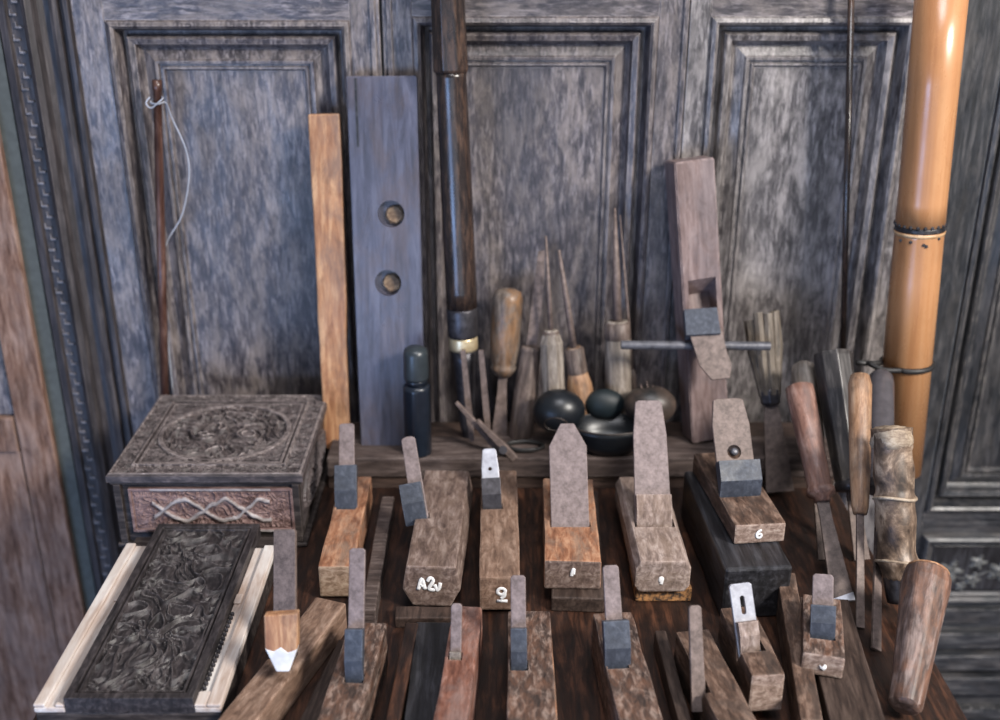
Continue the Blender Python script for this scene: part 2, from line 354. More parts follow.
fl = part('carving', bm, M['blackbody'], d4, Matrix.Translation((dL + .018, W - .0022, c1 + .018)) @ Matrix.Rotation(R(90), 4, 'X'), smooth=True)
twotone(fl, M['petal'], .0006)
# stepped mouldings under the carved panel
bm = bmesh.new()
zz = wz(960, 606); rows = [606, 620, 628, 642, 648, 662, 668, 684, 690, 704, 712, 730, 745, 770]
for k in range(0, len(rows) - 1, 1):
    za, zb = wz(960, rows[k]), wz(960, rows[k + 1])
    out = [-.008, -.001, -.014, -.003, -.019, -.006, -.023][k % 7]
    box(bm, dL - .005, dR, W + out, W + .002, zb, za)
part('skirting_moulding', bm, M['darkwallx'], d4, bevel=.0028)
bm = bmesh.new()
zp = wz(960, 697)
for k in range(40):
    x = dL + .008 + k * .016
    lathe_v = bmesh.ops.create_icosphere(bm, subdivisions=1, radius=.0022, matrix=Matrix.Translation((x, W - .0235, zp)))
b_ = part('bead_row', bm, M['darkwall'], d4)

# jamb left of the leaves: vertical mouldings with a bead strip
def jx(px): return wx(px, 60)
prof = [(jx(6), .0), (jx(8), -.006), (jx(16), -.008), (jx(18), -.003), (jx(31), -.003), (jx(33), -.010), (jx(38), -.014), (jx(43), -.010), (jx(46), -.002), (jx(51), .002), (jx(56), .002),
        (jx(58), -.004), (jx(62), -.0055), (jx(66), -.004), (jx(67), .002), (jx(71), .001), (jx(73), -.006), (jx(77), -.006), (jx(78.2), -.0005)]
bm = bmesh.new()
pts = [(x, W + d) for x, d in prof]; pts = pts + [(prof[-1][0], W + .03), (prof[0][0], W + .03)]
prism(bm, pts, 'z', ZB, ZT)
link_mesh('trim_2', bm, M['jamb'], kind='structure')
bm = bmesh.new(); x0, x1 = jx(18.5), jx(30.5); k = 0; z = ZB
while z < ZT:
    side = k % 2
    xm = x0 + (x1 - x0) * (.30 if side else .62)
    box(bm, xm - .0040, xm + .0036, W - .0058, W - .0028, z, z + .0028)
    box(bm, xm - .0040, xm - .0026, W - .0052, W - .0028, z + .0022, z + .0075)
    z += .0135; k += 1
link_mesh('trim_3', bm, M['bead'], bevel=.001, kind='structure')
# green wall strip behind, brown panelled door at the far left
bm = bmesh.new(); box(bm, -1.6, jx(6) - .0005, W - .004, W + .03, ZB, ZT + .2)
link_mesh('wall_back', bm, M['green'], kind='structure')
Yd = 1.244
ex = at(45, 400, Yd).x
dr = bpy.data.objects.new('door_5', None); C.objects.link(dr); dr['kind'] = 'structure'
bm = bmesh.new(); gx = at(33, 520, Yd).x
box(bm, gx + .0012, ex, Yd, Yd + .011, ZB, ZT); part('stile', bm, M['browndoor'], dr, bevel=.002)
bm = bmesh.new(); zr0, zr1 = at(5, 452, Yd).z, at(5, 418, Yd).z
sx = at(12, 430, Yd).x
box(bm, -1.2, gx - .0012, Yd + .003, Yd + .011, ZB, zr0 - .001); part('panel', bm, M['browndoor'], dr, bevel=.002)
bm = bmesh.new(); box(bm, -1.2, gx - .0012, Yd - .002, Yd + .011, zr0, zr1); part('rail', bm, M['browndoor'], dr, bevel=.002)
bm = bmesh.new(); box(bm, -1.2, gx - .0012, Yd + .006, Yd + .011, zr1 + .001, ZT); part('panel', bm, M['wall'], dr, bevel=.002)
# floor far below
bm = bmesh.new(); box(bm, -3, 3, -1.5, 1.4, -.78, -.75); link_mesh('floor', bm, M['ledgedark'], kind='structure')

# ------------------------------------------------------------------ the table
TX = .403
tb = thing('display_table', 'red-brown wooden table carrying the whole tool display', 'table', (0, 1, 0))
tb_i = Matrix.Translation((0, -1, 0))
bm = bmesh.new(); box(bm, -TX, TX, -.42, .255, -.032, 0); part('table_top', bm, M['table'], tb, bevel=.002)
for sx_ in (-1, 1):
    for sy_ in (-.38, .22):
        bm = bmesh.new(); box(bm, sx_ * .37 - .022, sx_ * .37 + .022, sy_ - .022, sy_ + .022, -.75, -.032); part('leg', bm, M['table'], tb, bevel=.003)
bm = bmesh.new(); box(bm, -.345, .345, -.40, -.38, -.09, -.032); part('apron', bm, M['table'], tb)
# ledge at the back
zl = .043
lg = thing('back_ledge', 'low grey wooden ledge along the wall behind the planes', 'shelf', (0, 1.142, 0))
xl0, xl1 = -.205, .40
bm = bmesh.new(); box(bm, xl0, xl1, 0, .058, .017, zl); part('top_rail', bm, M['ledge'], lg, bevel=.002)
bm = bmesh.new(); box(bm, xl0, xl1, .004, .056, 0, .0168); part('bottom_rail', bm, M['ledgedark'], lg, bevel=.001)
bm = bmesh.new(); box(bm, xl0, xl1, .0585, .108, 0, .038); part('back_board', bm, M['ledgedark'], lg, bevel=.001)

# dividers in the rack: strips running forward from the ledge
def strip(name, label, cat, a, b, z0, h, wd, mat, group=None, bevel=.0015, hb=None):
    """a=(px,py) front end centre, b=back end centre on the surface z0+h"""
    A, B = on(*a, z0 + h), on(*b, z0 + h)
    d = B - A; L = d.length; yaw = math.atan2(d.y, d.x) - math.pi / 2
    bm = bmesh.new(); box(bm, -wd / 2, wd / 2, 0, L, 0, h); 
    bmesh.ops.subdivide_edges(bm, edges=[e for e in bm.edges if e.calc_length() > L * .9], cuts=6)
    wobble(bm, .0008, 30, L * 50)
    o = link_mesh(name, bm, mat, bevel=bevel)
    o.location = (A.x, A.y, z0); o.rotation_euler = (0, 0, yaw)
    return tag(o, label, cat, group)

# ------------------------------------------------------------------ hand planes
def boolcut(o, cutters):
    for c in cutters:
        m = o.modifiers.new('cut', 'BOOLEAN'); m.object = c; m.operation = 'DIFFERENCE'; m.solver = 'EXACT'
    bpy.context.view_layer.update()
    dg = bpy.context.evaluated_depsgraph_get()
    me = bpy.data.meshes.new_from_object(o.evaluated_get(dg))
    o.modifiers.clear(); old = o.data; o.data = me; me.name = old.name
    for c in cutters:
        bpy.data.objects.remove(c, do_unlink=True)
def tmpobj(bm, M4):
    me = bpy.data.meshes.new('tmp'); bmesh.ops.recalc_face_normals(bm, faces=bm.faces); bm.to_mesh(me); bm.free()
    o = bpy.data.objects.new('tmp', me); C.objects.link(o); o.matrix_world = M4; return o

def iron_outline(w, L, shape, wtop=None):
    wt = wtop or w
    if shape == 'round':
        r = wt / 2; n = 8
        return [(-w / 2, 0), (w / 2, 0), (wt / 2, L - r * .5)] + [(r * math.cos(math.pi * k / n), L - r * .5 + r * .5 * math.sin(math.pi * k / n)) for k in range(1, n)] + [(-wt / 2, L - r * .5)]
    if shape == 'point':
        return [(-w / 2, 0), (w / 2, 0), (w / 2, L * .80), (w * .18, L), (-w * .18, L), (-w / 2, L * .80)]
    if shape == 'taper':
        return [(-w / 2, 0), (w / 2, 0), (wt / 2, L * .75), (wt * .40, L - .002), (wt * .3, L), (-wt * .3, L), (-wt * .40, L - .002), (-wt / 2, L * .75)]
    return [(-w / 2, 0), (w / 2, 0), (wt / 2, L - .002), (wt / 2 - .002, L), (-wt / 2 + .002, L), (-wt / 2, L - .002)]

def hand_plane(label, fb, bk, z0, h, wpx, mat, iron=None, wedge=None, lean=52, ends=None, body='square', endmat=None, group=None, mouth=True, cross=None, zback=None):
    """fb: pixel of the bottom centre of the near end; bk: pixel of the far end of the top face."""
    A = on(*fb, z0); B = on(*bk, z0 + h); A2 = Vector((A.x, A.y, 0)); B2 = Vector((B.x, B.y, 0))
    d = B2 - A2; L = d.length; yaw = math.atan2(d.y, d.x) - math.pi / 2
    w = msize(wpx, A)
    MW = Matrix.Translation((A.x, A.y, z0)) @ Matrix.Rotation(yaw, 4, 'Z')
    root = thing('hand_plane', label, 'hand plane', mat4=MW, group=group)
    Mi = MW.inverted()
    bm = bmesh.new()
    if body == 'hex':
        sec = [(-w * .33, 0), (w * .33, 0), (w * .5, h * .42), (w * .42, h), (-w * .42, h), (-w * .5, h * .42)]
    elif body == 'round':
        sec = [(-w * .40, 0), (w * .40, 0), (w * .49, h * .2), (w * .5, h * .75), (w * .42, h), (-w * .42, h), (-w * .5, h * .75), (-w * .49, h * .2)]
    else:
        sec = [(-w / 2, 0), (w / 2, 0), (w / 2, h), (-w / 2, h)]
    n = 10; rings = []
    for k in range(n + 1):
        y = L * k / n
        rings.append([bm.verts.new((x, y, z)) for x, z in sec])
    for a, b in zip(rings, rings[1:]):
        for k in range(len(sec)): bm.faces.new((a[k], a[(k + 1) % len(sec)], b[(k + 1) % len(sec)], b[k]))
    bm.faces.new(rings[0][::-1]); bm.faces.new(rings[-1])
    for v in bm.verts:
        o_ = noise.noise_vector(v.co * 25 + Vector((fb[0], 0, 0))) * .0012
        if v.co.z < 1e-5: o_.z = 0
        v.co += o_
    # round the long edges
    bmesh.ops.recalc_face_normals(bm, faces=bm.faces)
    bmesh.ops.bevel(bm, geom=[e for e in bm.edges if e.calc_face_angle(0) > R(35)], offset=.0022, segments=2, affect='EDGES', profile=.6)
    bo = part('body', bm, mat, root)
    if endmat:
        bo.data.materials.append(endmat)
        for p in bo.data.polygons:
            if p.normal.y < -.6: p.material_index = 1
    if iron:
        a = R(lean)
        base = on(*iron['base'], z0 + h)
        # iron plane: contains base, spanned by the plane's x axis and its lean direction
        X = (MW.to_3x3() @ Vector((1, 0, 0))).normalized(); Yd_ = (MW.to_3x3() @ Vector((0, 1, 0))).normalized()
        D = Yd_ * math.cos(a) + Vector((0, 0, 1)) * math.sin(a)
        N = X.cross(D).normalized()
        r = ray(*iron['top']); o_ = Vector((0, 0, H)); t = (base - o_).dot(N) / r.dot(N); T = o_ + r * t
        U = (T - base).normalized(); Lout = (T - base).length; V = U.cross(N).normalized()
        if V.dot(X) < 0: V = -V
        N = V.cross(U)       # points to the viewer or away
        if N.dot(Vector((0, -1, .3))) < 0: N = -N; 
        iw = msize(iron['w'], base); sink = .024
        hh = iron.get('sink', sink)
        st = base - U * hh
        # local frame: x=V, y=U, z=N (towards viewer)
        MI = Matrix(((V.x, U.x, N.x, st.x), (V.y, U.y, N.y, st.y), (V.z, U.z, N.z, st.z), (0, 0, 0, 1)))
        if MI.determinant() < 0:
            V = -V; MI = Matrix(((V.x, U.x, N.x, st.x), (V.y, U.y, N.y, st.y), (V.z, U.z, N.z, st.z), (0, 0, 0, 1)))
        th = iron.get('th', .0035)
        if mouth:
            bm = bmesh.new()
            cw = iw / 2 + .0015
            open_f = iron.get('open', .012)
            prism(bm, [(hh * .25, -.001), (Lout * .0 + hh + .05, -.001), (hh + .05, .03), (hh * .9, open_f + .006)], 'x', -cw, cw)
            cut = tmpobj(bm, MI)
            boolcut(bo, [cut])
        bm = bmesh.new()
        prism(bm, [(x, y) for x, y in iron_outline(iw, Lout + hh, iron.get('shape', 'square'), msize(iron['wt'], T) if 'wt' in iron else None)], 'z', -.0005, th)
        io = part('iron', bm, M[iron.get('mat', 'iron')], root, Mi @ MI, bevel=.0007)
        for (hy, hr, hw) in iron.get('holes', []):
            bm = bmesh.new(); c0_ = bmesh.ops.create_cone(bm, cap_ends=True, segments=20, radius1=hr, radius2=hr, depth=.03)
            if hw:  # slot
                for v in bm.verts: v.co.y += hw if v.co.y > 0 else -hw
            bmesh.ops.translate(bm, verts=bm.verts, vec=(iron.get('hx', 0), hh + Lout * hy, 0))
            boolcut(io, [tmpobj(bm, MI)])
        if iron.get('screw'):
            hy = iron['screw']; bm = bmesh.new()
            lathe(bm, [(.0040, th - .006), (.0042, th + .001), (.0032, th + .0028), (.001, th + .003)], 16)
            part('screw', bm, M['barmetal'], root, Mi @ MI @ Matrix.Translation((0, hh + Lout * hy, 0)), smooth=True)
        if wedge:
            ww = msize(wedge['w'], base); wl = wedge['l']; wt_ = wedge.get('t', .009)
            bm = bmesh.new()
            prism(bm, [(hh * .45, th + .0003), (hh + wl, th + .0003), (hh + wl, th + wt_), (hh + wl * .3, th + wt_), (hh * .45, th + .001)], 'x', -ww / 2, ww / 2)
            part('wedge', bm, M[wedge.get('mat', 'bluewedge')], root, Mi @ MI @ Matrix.Translation((wedge.get('dx', 0), 0, 0)), bevel=.0012, label=wedge.get('label', 'blue-grey wedge holding the iron'))
    if cross:
        bm = bmesh.new(); cy, cl = cross
        tube(bm, [(-cl, cy, h * .6), (cl, cy, h * .6)], .005, 12)
        part('cross_handle', bm, M['browntool'], root)
    return root, MW, (w, L, h)

def paint(root, strokes, px, py, z_or_y, size, rad=.0016, face='front', L=0, h=0, label='white painted mark'):
    """brush strokes in 2-D units (height 1) laid on the near end (local y=0) of a plane"""
    bm = bmesh.new()
    for st in strokes:
        pts = [Vector((x * size, y * size, 0)) for x, y in st]
        tube(bm, smoothcurve(pts, 6) if len(pts) > 2 else pts, rad, 8)
    for v in bm.verts: v.co.z *= .3
    M4 = Matrix.Translation((px, -.0006, py)) @ Matrix.Rotation(R(90), 4, 'X')
    return part('painted_mark', bm, M['white'], root, M4, smooth=True, label=label)
NINE = [(.25, .62), (.0, .45), (-.28, .62), (-.22, .92), (.05, 1.0), (.26, .85), (.25, .62), (.2, .3), (-.05, .1)]
SIX = [(.25, .95), (-.1, .8), (-.28, .4), (-.15, .05), (.15, .02), (.28, .28), (.1, .5), (-.2, .38)]
EIGHT = [(0, .5), (-.22, .72), (0, .98), (.22, .72), (0, .5), (-.26, .25), (0, 0), (.26, .25), (0, .5)]

GT = 'hand planes in the back row'
# back row ------------------------------------------------------------
r, mw, d = hand_plane('narrow orange-brown wooden plane beside the carved box, square blue wedge', (337, 597), (357, 476), .004, .036, 34, M['orange'],
    dict(base=(347, 503), top=(347, 424), w=17, wt=15, shape='square'), dict(w=22, l=.040, t=.010), ends=None, endmat=M['tanend'], group=GT)
r, mw, d = hand_plane('grey hexagonal-ended wooden plane marked A2 in white', (432, 606), (447, 470), .006, .046, 60, M['greybody'],
    dict(base=(420, 512), top=(408, 437), w=16, wt=14, shape='round'), dict(w=22, l=.030, t=.010, dx=-.005), body='hex', group=GT, endmat=M['greybody'])
w, L, h = d
A_ = [(-.85, 0), (-.6, .9), (-.38, .05)]
paint(r, [A_, [(-.72, .35), (-.45, .35)], [(-.2, .7), (.0, 1.0), (.2, .75), (-.1, .1), (.3, .0)], [(.3, .45), (.45, .0), (.62, .2), (.7, .6)]], -.001, h * .42, 0, .014, .0019, label='white painted mark A2')
r, mw, d = hand_plane('slim brown wooden plane marked 9 with a grey holed iron', (500, 610), (499, 470), .006, .038, 41, M['tanbody'],
    dict(base=(492, 503), top=(489, 449), w=19, wt=17, shape='taper', mat='palesteel', holes=[(.62, .0022, 0)]), dict(w=19, l=.026, t=.008, mat='darkiron'), group=GT)
w, L, h = d
paint(r, [NINE, [(-.35, -.12), (.45, -.12)]], .0015, h * .33, 0, .013, .0017, label='white painted figure 9, underlined')
r, mw, d = hand_plane('short orange wooden plane with a pointed rusty iron', (572, 589), (568, 478), .018, .033, 56, M['orange'],
    dict(base=(570, 521), top=(567, 424), w=38, wt=38, shape='point', sink=.018), None, group=GT, endmat=M['greybody'])
w, L, h = d
paint(r, [[(-.1, .1), (0, .7), (.12, .95), (.1, .3)]], .0, h * .45, 0, .009, .0018, label='white painted dab')
strip('wooden_block', 'dark wooden block under the short orange plane', 'wooden block', (578, 598), (575, 490), 0, .017, .052, M['darkbrown'])
r, mw, d = hand_plane('pale weathered wooden plane with a tall blunt iron, marked in white', (662, 592), (640, 476), .017, .036, 56, M['palebody'],
    dict(base=(653, 519), top=(648, 401), w=37, wt=33, shape='taper', open=.02), dict(w=35, l=.024, t=.010, mat='palebody', label='pale wooden wedge under the iron'), body='round', group=GT)
w, L, h = d
paint(r, [[(.1, .5), (-.1, .6), (-.05, .95), (.15, .9), (.12, .5), (.05, .1)]], -.002, h * .25, 0, .008, .0018, label='white painted 9')
bl = strip('wooden_block', 'mottled wooden block with an orange-flecked end under the pale plane', 'wooden block', (664, 588), (642, 490), 0, .0165, .056, M['paintrust'])
# long black plane and plane 6 on it
strip('black_plank', 'long black wooden plane lying under the plane marked 6', 'plank', (759, 568), (713, 470), .0, .058, .066, M['blackbody'], bevel=.003)
r, mw, d = hand_plane('dark brown wooden plane marked 6 with a holed rusty iron', (759, 543), (716, 452), .0585, .022, 52, M['brownbody'],
    dict(base=(738, 492), top=(727, 399), w=38, wt=38, shape='taper', mat='browniron', holes=[(.42, .0075, 0)], screw=.42, sink=.014), dict(w=42, l=.031, t=.014), group=GT, endmat=M['endgrain'])
w, L, h = d
paint(r, [SIX], -.001, h * .3, 0, .009, .0013, label='white painted figure 6')

# front row -----------------------------------------------------------
GF = 'hand planes in the front row'
long_ = dict(group=GF)
r, mw, d = hand_plane('long tan-brown plane running diagonally beside the white-railed carved panel', (204, 800), (331, 600), 0, .032, 40, M['tanbody'],
    dict(base=(286, 650), top=(286, 529), w=25, wt=24, shape='square', mat='browniron'), None, lean=62, group=GF)
r, mw, d = hand_plane('mottled plane, slim iron and narrow blue wedge, in front of the orange-brown plane', (334, 790), (368, 622), 0, .045, 43, M['mottled'],
    dict(base=(356, 672), top=(358, 548), w=16, wt=16, shape='square'), dict(w=18, l=.037, t=.010), lean=60, group=GF)
r, mw, d = hand_plane('narrow red-brown plane with a pale rounded far end', (450, 780), (468, 606), 0, .05, 34, M['redbody'],
    dict(base=(456, 652), top=(457, 603), w=11, wt=11, shape='square', open=.006), dict(w=11, l=.001, t=.006, mat='palehandle', label='pale wedge'), lean=60, group=GF)
r, mw, d = hand_plane('brown plane in front of the 9, thin iron and dark blue wedge', (532, 800), (529, 610), 0, .045, 50, M['mottled'],
    dict(base=(519, 660), top=(518, 575), w=15, wt=15, shape='square'), dict(w=16, l=.028, t=.009), lean=60, group=GF)
r, mw, d = hand_plane('mottled plane with a pinkish iron and broad blue wedge, front middle', (648, 800), (612, 612), 0, .045, 46, M['mottled'],
    dict(base=(616, 658), top=(610, 565), w=18, wt=16, shape='square'), dict(w=26, l=.033, t=.011), lean=60, group=GF)
r, mw, d = hand_plane('dark plane with a tall narrow rusty iron, between broad-wedged plane and slotted one', (752, 800), (692, 630), 0, .042, 40, M['brownbody'],
    dict(base=(697, 682), top=(694, 605), w=15, wt=13, shape='square', mat='browniron'), None, lean=62, group=GF)
r, mw, d = hand_plane('brown plane with a pale slotted iron and light square end', (764, 711), (736, 606), .012, .038, 35, M['brownbody'],
    dict(base=(747, 640), top=(739, 583), w=23, wt=23, shape='square', mat='palesteel', holes=[(.62, .0022, .006)], open=.018), dict(w=20, l=.017, t=.008, mat='palebody', label='split pale wedge'), lean=60, group=GF, endmat=M['endgrain'])
r, mw, d = hand_plane('small dark plane with a white dot on its end, right end of front row', (821, 676), (822, 596), .030, .022, 40, M['mottled'],
    dict(base=(822, 630), top=(823, 574), w=21, wt=20, shape='square'), dict(w=24, l=.022, t=.009), lean=58, group=GF, endmat=M['endgrain'])
w, L, h = d
paint(r, [[(-.1, .3), (.1, .5), (0, .6)]], .0, h * .32, 0, .006, .0032, label='white painted dot')
strip('wooden_block', 'long dark block with a brown end under the small white-dotted plane', 'wooden block', (862, 735), (824, 598), 0, .029, .046, M['darkbrown'])
strip('wooden_block', 'brown-topped plank leaning between the slotted plane and white-dotted plane', 'wooden block', (812, 720), (786, 572), 0, .036, .018, M['brownbody'])
# long dark planks in the rack
GP = 'long planks lying in the rack'
strip('rack_plank', 'grey strip running forward beside the orange-brown plane', 'plank', (368, 610), (388, 496), 0, .022, .014, M['ledge'], GP)
strip('rack_plank', 'nearly black plank between the blue-wedged plane and the red-brown plane', 'plank', (425, 760), (438, 622), 0, .028, .040, M['blackbody'], GP)
strip('rack_plank', 'thin red-brown strip on the left of the nearly black plank', 'plank', (385, 760), (412, 622), 0, .030, .012, M['table'], GP)
strip('rack_plank', 'thin dark plank along the right side of the diagonal brown plane', 'plank', (290, 760), (348, 640), 0, .012, .018, M['darkbrown'], GP)
strip('rack_plank', 'thin dark strip between the mottled plane and the tall-ironed plane', 'plank', (690, 740), (660, 630), 0, .02, .011, M['darkbrown'], GP)
strip('rack_plank', 'thin light-edged strip right of the brown plane in front of the 9', 'plank', (556, 760), (549, 636), 0, .03, .006, M['orange'], GP)
strip('rack_plank', 'brown cross piece under the end of the plane marked A2', 'plank', (395, 612), (462, 612), 0, .012, .02, M['ledgedark'], GP)
# white tipped wedge lying against the first iron
A = on(283, 668, .046); B = A + Vector((.0, .012, .052))
wd = thing('wooden_wedge', 'small orange wedge with a white-painted tip in front of the leftmost iron', 'wedge', mat4=frame_from(A, B))
bm = bmesh.new(); prism(bm, [(-.004, 0), (.006, 0), (.0145, .022), (.0155, .052), (-.0135, .050), (-.0135, .02)], 'y', -.006, .004)
part('wedge_body', bm, M['orangez'], wd, bevel=.0015)
bm = bmesh.new(); prism(bm, [(-.0045, -.0006), (.0065, -.0006), (.0140, .0200), (.006, .017), (.0, .022), (-.006, .018), (-.0135, .0205)], 'y', -.0066, .0046)
part('painted_tip', bm, M['whitetip'], wd, bevel=.0012, label='white-painted tip')

# ------------------------------------------------------------------ carved box
zt = .092
FL, FR, BR, BL = on(108, 473, zt), on(307, 475, zt), on(325, 393, zt), on(157, 395, zt)
ux = ((FR - FL) + (BR - BL)); ux.z = 0; bw = ux.length / 2; ux.normalize()
uy = Vector((-ux.y, ux.x, 0)); cc = (FL + FR + BR + BL) / 4
bd = ((BL + BR) / 2 - (FL + FR) / 2).length
MB = Matrix(((ux.x, uy.x, 0, cc.x), (ux.y, uy.y, 0, cc.y), (0, 0, 1, 0), (0, 0, 0, 1)))
bx = thing('carved_box', 'dark carved wooden box with a relief lid and reddish scrolled front', 'box', mat4=MB)
hw, hd = bw / 2, bd / 2
bm = bmesh.new(); box(bm, -hw + .006, hw - .006, -hd + .006, hd - .006, .006, zt - .014); part('box_body', bm, M['boxwood'], bx, bevel=.002)
bm = bmesh.new(); box(bm, -hw + .001, hw - .001, -hd + .001, hd - .001, 0, .006); part('base_moulding', bm, M['boxwood'], bx, bevel=.002)
bm = bmesh.new(); box(bm, -hw + .002, hw - .002, -hd + .002, hd - .002, zt - .014, zt - .010); part('lip', bm, M['boxwood'], bx, bevel=.001)
def lidh(u, v):
    x, y = (u - .5) * bw, (v - .5) * bd
    ex_, ey_ = hw - abs(x), hd - abs(y); e = min(ex_, ey_)
    if e < .003: return zt - .003 + e
    if e < .005: return zt - .0005
    if e < .021: return zt - .003 + .0022 * scroll(x, y, 90, 3, .6)
    if e < .024: return zt + .0005
    if e < .026: return zt - .003
    if e < .029: return zt - .0005
    el = ((x / (hw - .030)) ** 2 + (y / (hd - .030)) ** 2) ** .5
    if el < .93: return zt - .007 + .0085 * scroll(x, y, 40, 11, .7) * (.8 + .2 * noise.noise(Vector((x * 160, y * 160, 0))))
    if el < 1.0: return zt + .0002
    return zt - .003 + .0018 * scroll(x, y, 95, 5, .5)
bm = bmesh.new(); relief(bm, -hw, hw, -hd, hd, 230, 230, zt - .010, lidh); part('lid', bm, M['carved'], bx, smooth=False)
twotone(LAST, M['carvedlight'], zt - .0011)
# drawer front
fw = bw * .42; z0_, z1_ = .020, zt - .019
def frh(u, v):
    x, y = (u - .5) * 2 * fw, v * (z1_ - z0_)
    e = min(fw - abs(x), y, (z1_ - z0_) - y)
    if e < .003: return .0035
    if e < .005: return .001
    cy_ = (z1_ - z0_) / 2
    q = 0
    if abs(x) < fw * .72:
        s = math.sin(x * 72 + .6)
        for sgn in (-1, 1):
            dd = abs(y - cy_ - sgn * .0125 * s + .004 * noise.noise(Vector((x * 90, sgn, 0))))
            q = max(q, max(0, 1 - (dd / .0034) ** 2) ** .5 if dd < .0034 else 0)
        q = max(q, .55 * scroll(x, y, 90, 2, .5))
    else: q = .35 * scroll(x, y, 130, 8, .4)
    return .001 + .0042 * q
bm = bmesh.new(); relief(bm, -fw, fw, 0, z1_ - z0_, 220, 60, -.002, frh)
part('drawer_front', bm, M['redcarve'], bx, Matrix.Translation((.004, -hd + .0055, z0_)) @ Matrix.Rotation(R(90), 4, 'X'), label='reddish carved drawer front with curling scroll')
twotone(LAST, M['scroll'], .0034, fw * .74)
def sdh(u, v):
    x, y = (u - .5) * 2 * fw, v * (z1_ - z0_)
    e = ((x / (fw * .9)) ** 2 + ((y - (z1_ - z0_) / 2) / ((z1_ - z0_) * .48)) ** 2) ** .5
    return .0003 if e > 1 else (.003 if e > .9 else .0005 + .003 * scroll(x, y, 80, 6, .6))
bm = bmesh.new(); relief(bm, -fw, fw, 0, z1_ - z0_, 140, 50, -.002, sdh)
part('side_carving', bm, M['carved'], bx, Matrix.Translation((hw - .0058, 0, z0_)) @ Matrix.Rotation(R(90), 4, 'Z') @ Matrix.Rotation(R(90), 4, 'X'))
for s in (-1, 1):
    bm = bmesh.new(); box(bm, s * (hw - .009) - .004, s * (hw - .009) + .004, -hd + .002, -hd + .0058, .006, zt - .014)
    part('corner_post', bm, M['boxwood'], bx, bevel=.001)

# ------------------------------------------------------------------ carved panel with white rails
cp = thing('carved_tray', 'black carved wooden tray between two white rails', 'carving', (-.312, .728, 0))
Lp = .276; hx = .078
bm = bmesh.new(); box(bm, -hx, hx, 0, Lp, 0, .022); part('base', bm, M['boxwood'], cp, bevel=.002)
def cph(u, v):
    x, y = (u - .5) * .108, v * Lp
    e = min(.054 - abs(x), y, Lp - y)
    if e < .007: return .0375
    if e < .009: return .034
    if e < .011: return .037
    return .0315 + .0045 * scroll(x, y, 36, 21, .6)
bm = bmesh.new(); relief(bm, -.054, .054, 0, Lp, 130, 300, .022, cph); part('carving', bm, M['carvedark'], cp, Matrix.Translation((.002, 0, 0)))
for s, (a, b, y0, y1) in ((-1, (-.0785, -.0522, .0, .249)), (1, (.0562, .0785, .0, .245))):
    bm = bmesh.new(); box(bm, a, b, y0, y1, .0221, .0275)
    o1, o2 = (a, a + .010) if s < 0 else (b - .012, b)
    box(bm, o1, o2, y0, y1, .0275, .0310)
    i1, i2 = (b - .008, b) if s < 0 else (a, a + .006)
    box(bm, (i1 if s < 0 else a), (i2 if s < 0 else b - .012), y0, y0 + .018, .0275, .0305)
    box(bm, (i1 if s < 0 else a), (i2 if s < 0 else a + .007), y1 - .10, y1 - .085, .0275, .0300)
    part('rail', bm, M['whitebone'], cp, bevel=.0012, label='white-painted wooden rail')

bm = bmesh.new()
for k in range(18):
    bmesh.ops.create_icosphere(bm, subdivisions=1, radius=.0024, matrix=Matrix.Translation((.0595, .022 + k * .0062, .0295)))
part('bead_strip', bm, M['darkiron'], cp, label='dark beaded strip along the right rail')

# ------------------------------------------------------------------ things leaning on the wall
def leaning(name, label, cat, bot, top, Yb, Yt, roll=0, group=None):
    A = at(*bot, Yb); B = at(*top, Yt)
    return thing(name, label, cat, mat4=frame_from(A, B, roll=roll), group=group), (B - A).length, A, B
# thin rod with string
t, L, A, B = leaning('thin_rod', 'thin brown rod with white string tied near its top, behind the carved box', 'rod', (166, 440), (157, 80), 1.235, 1.243)
bm = bmesh.new(); lathe(bm, [(.0053, 0), (.0053, L * .5), (.0047, L - .012), (.0056, L - .011), (.0056, L)], 14); part('rod', bm, M['rodbrown'], t, smooth=True)
P = [at(150, 97, 1.236), at(146, 103, 1.234), at(151, 108, 1.232), at(159, 102, 1.232), at(163, 98, 1.236), at(160, 97, 1.247), at(152, 100, 1.246), at(151, 103, 1.236), at(158, 104, 1.2325), at(166, 103, 1.242), at(172, 118, 1.252), at(186, 150, 1.250), at(189, 178, 1.250), at(182, 215, 1.250), at(168, 240, 1.250), at(163, 262, 1.251), at(166, 320, 1.252), at(173, 392, 1.252)]
bm = bmesh.new(); tube(bm, smoothcurve(P, 6), (.0009), 6)
s = link_mesh('string', bm, M['string'], smooth=True); tag(s, 'thin white string knotted on the brown rod and hanging down', 'string')
# orange stick
t, L, A, B = leaning('wooden_stick', 'flat orange-brown wooden stick left of the board with two holes', 'stick', (338, 448), (325, 114), 1.195, 1.245)
w = msize(34, B) / 2
bm = bmesh.new(); box(bm, -w * .82, w * .82, -.007, .007, 0, L)
bmesh.ops.subdivide_edges(bm, edges=[e for e in bm.edges if e.calc_length() > L * .9], cuts=14)
for v in bm.verts:
    if v.co.z > L * .4: v.co.x *= 1.12
wobble(bm, .0016, 22, 4); bmesh.ops.recalc_face_normals(bm, faces=bm.faces)
part('stick', bm, M['orangez'], t, bevel=.002)
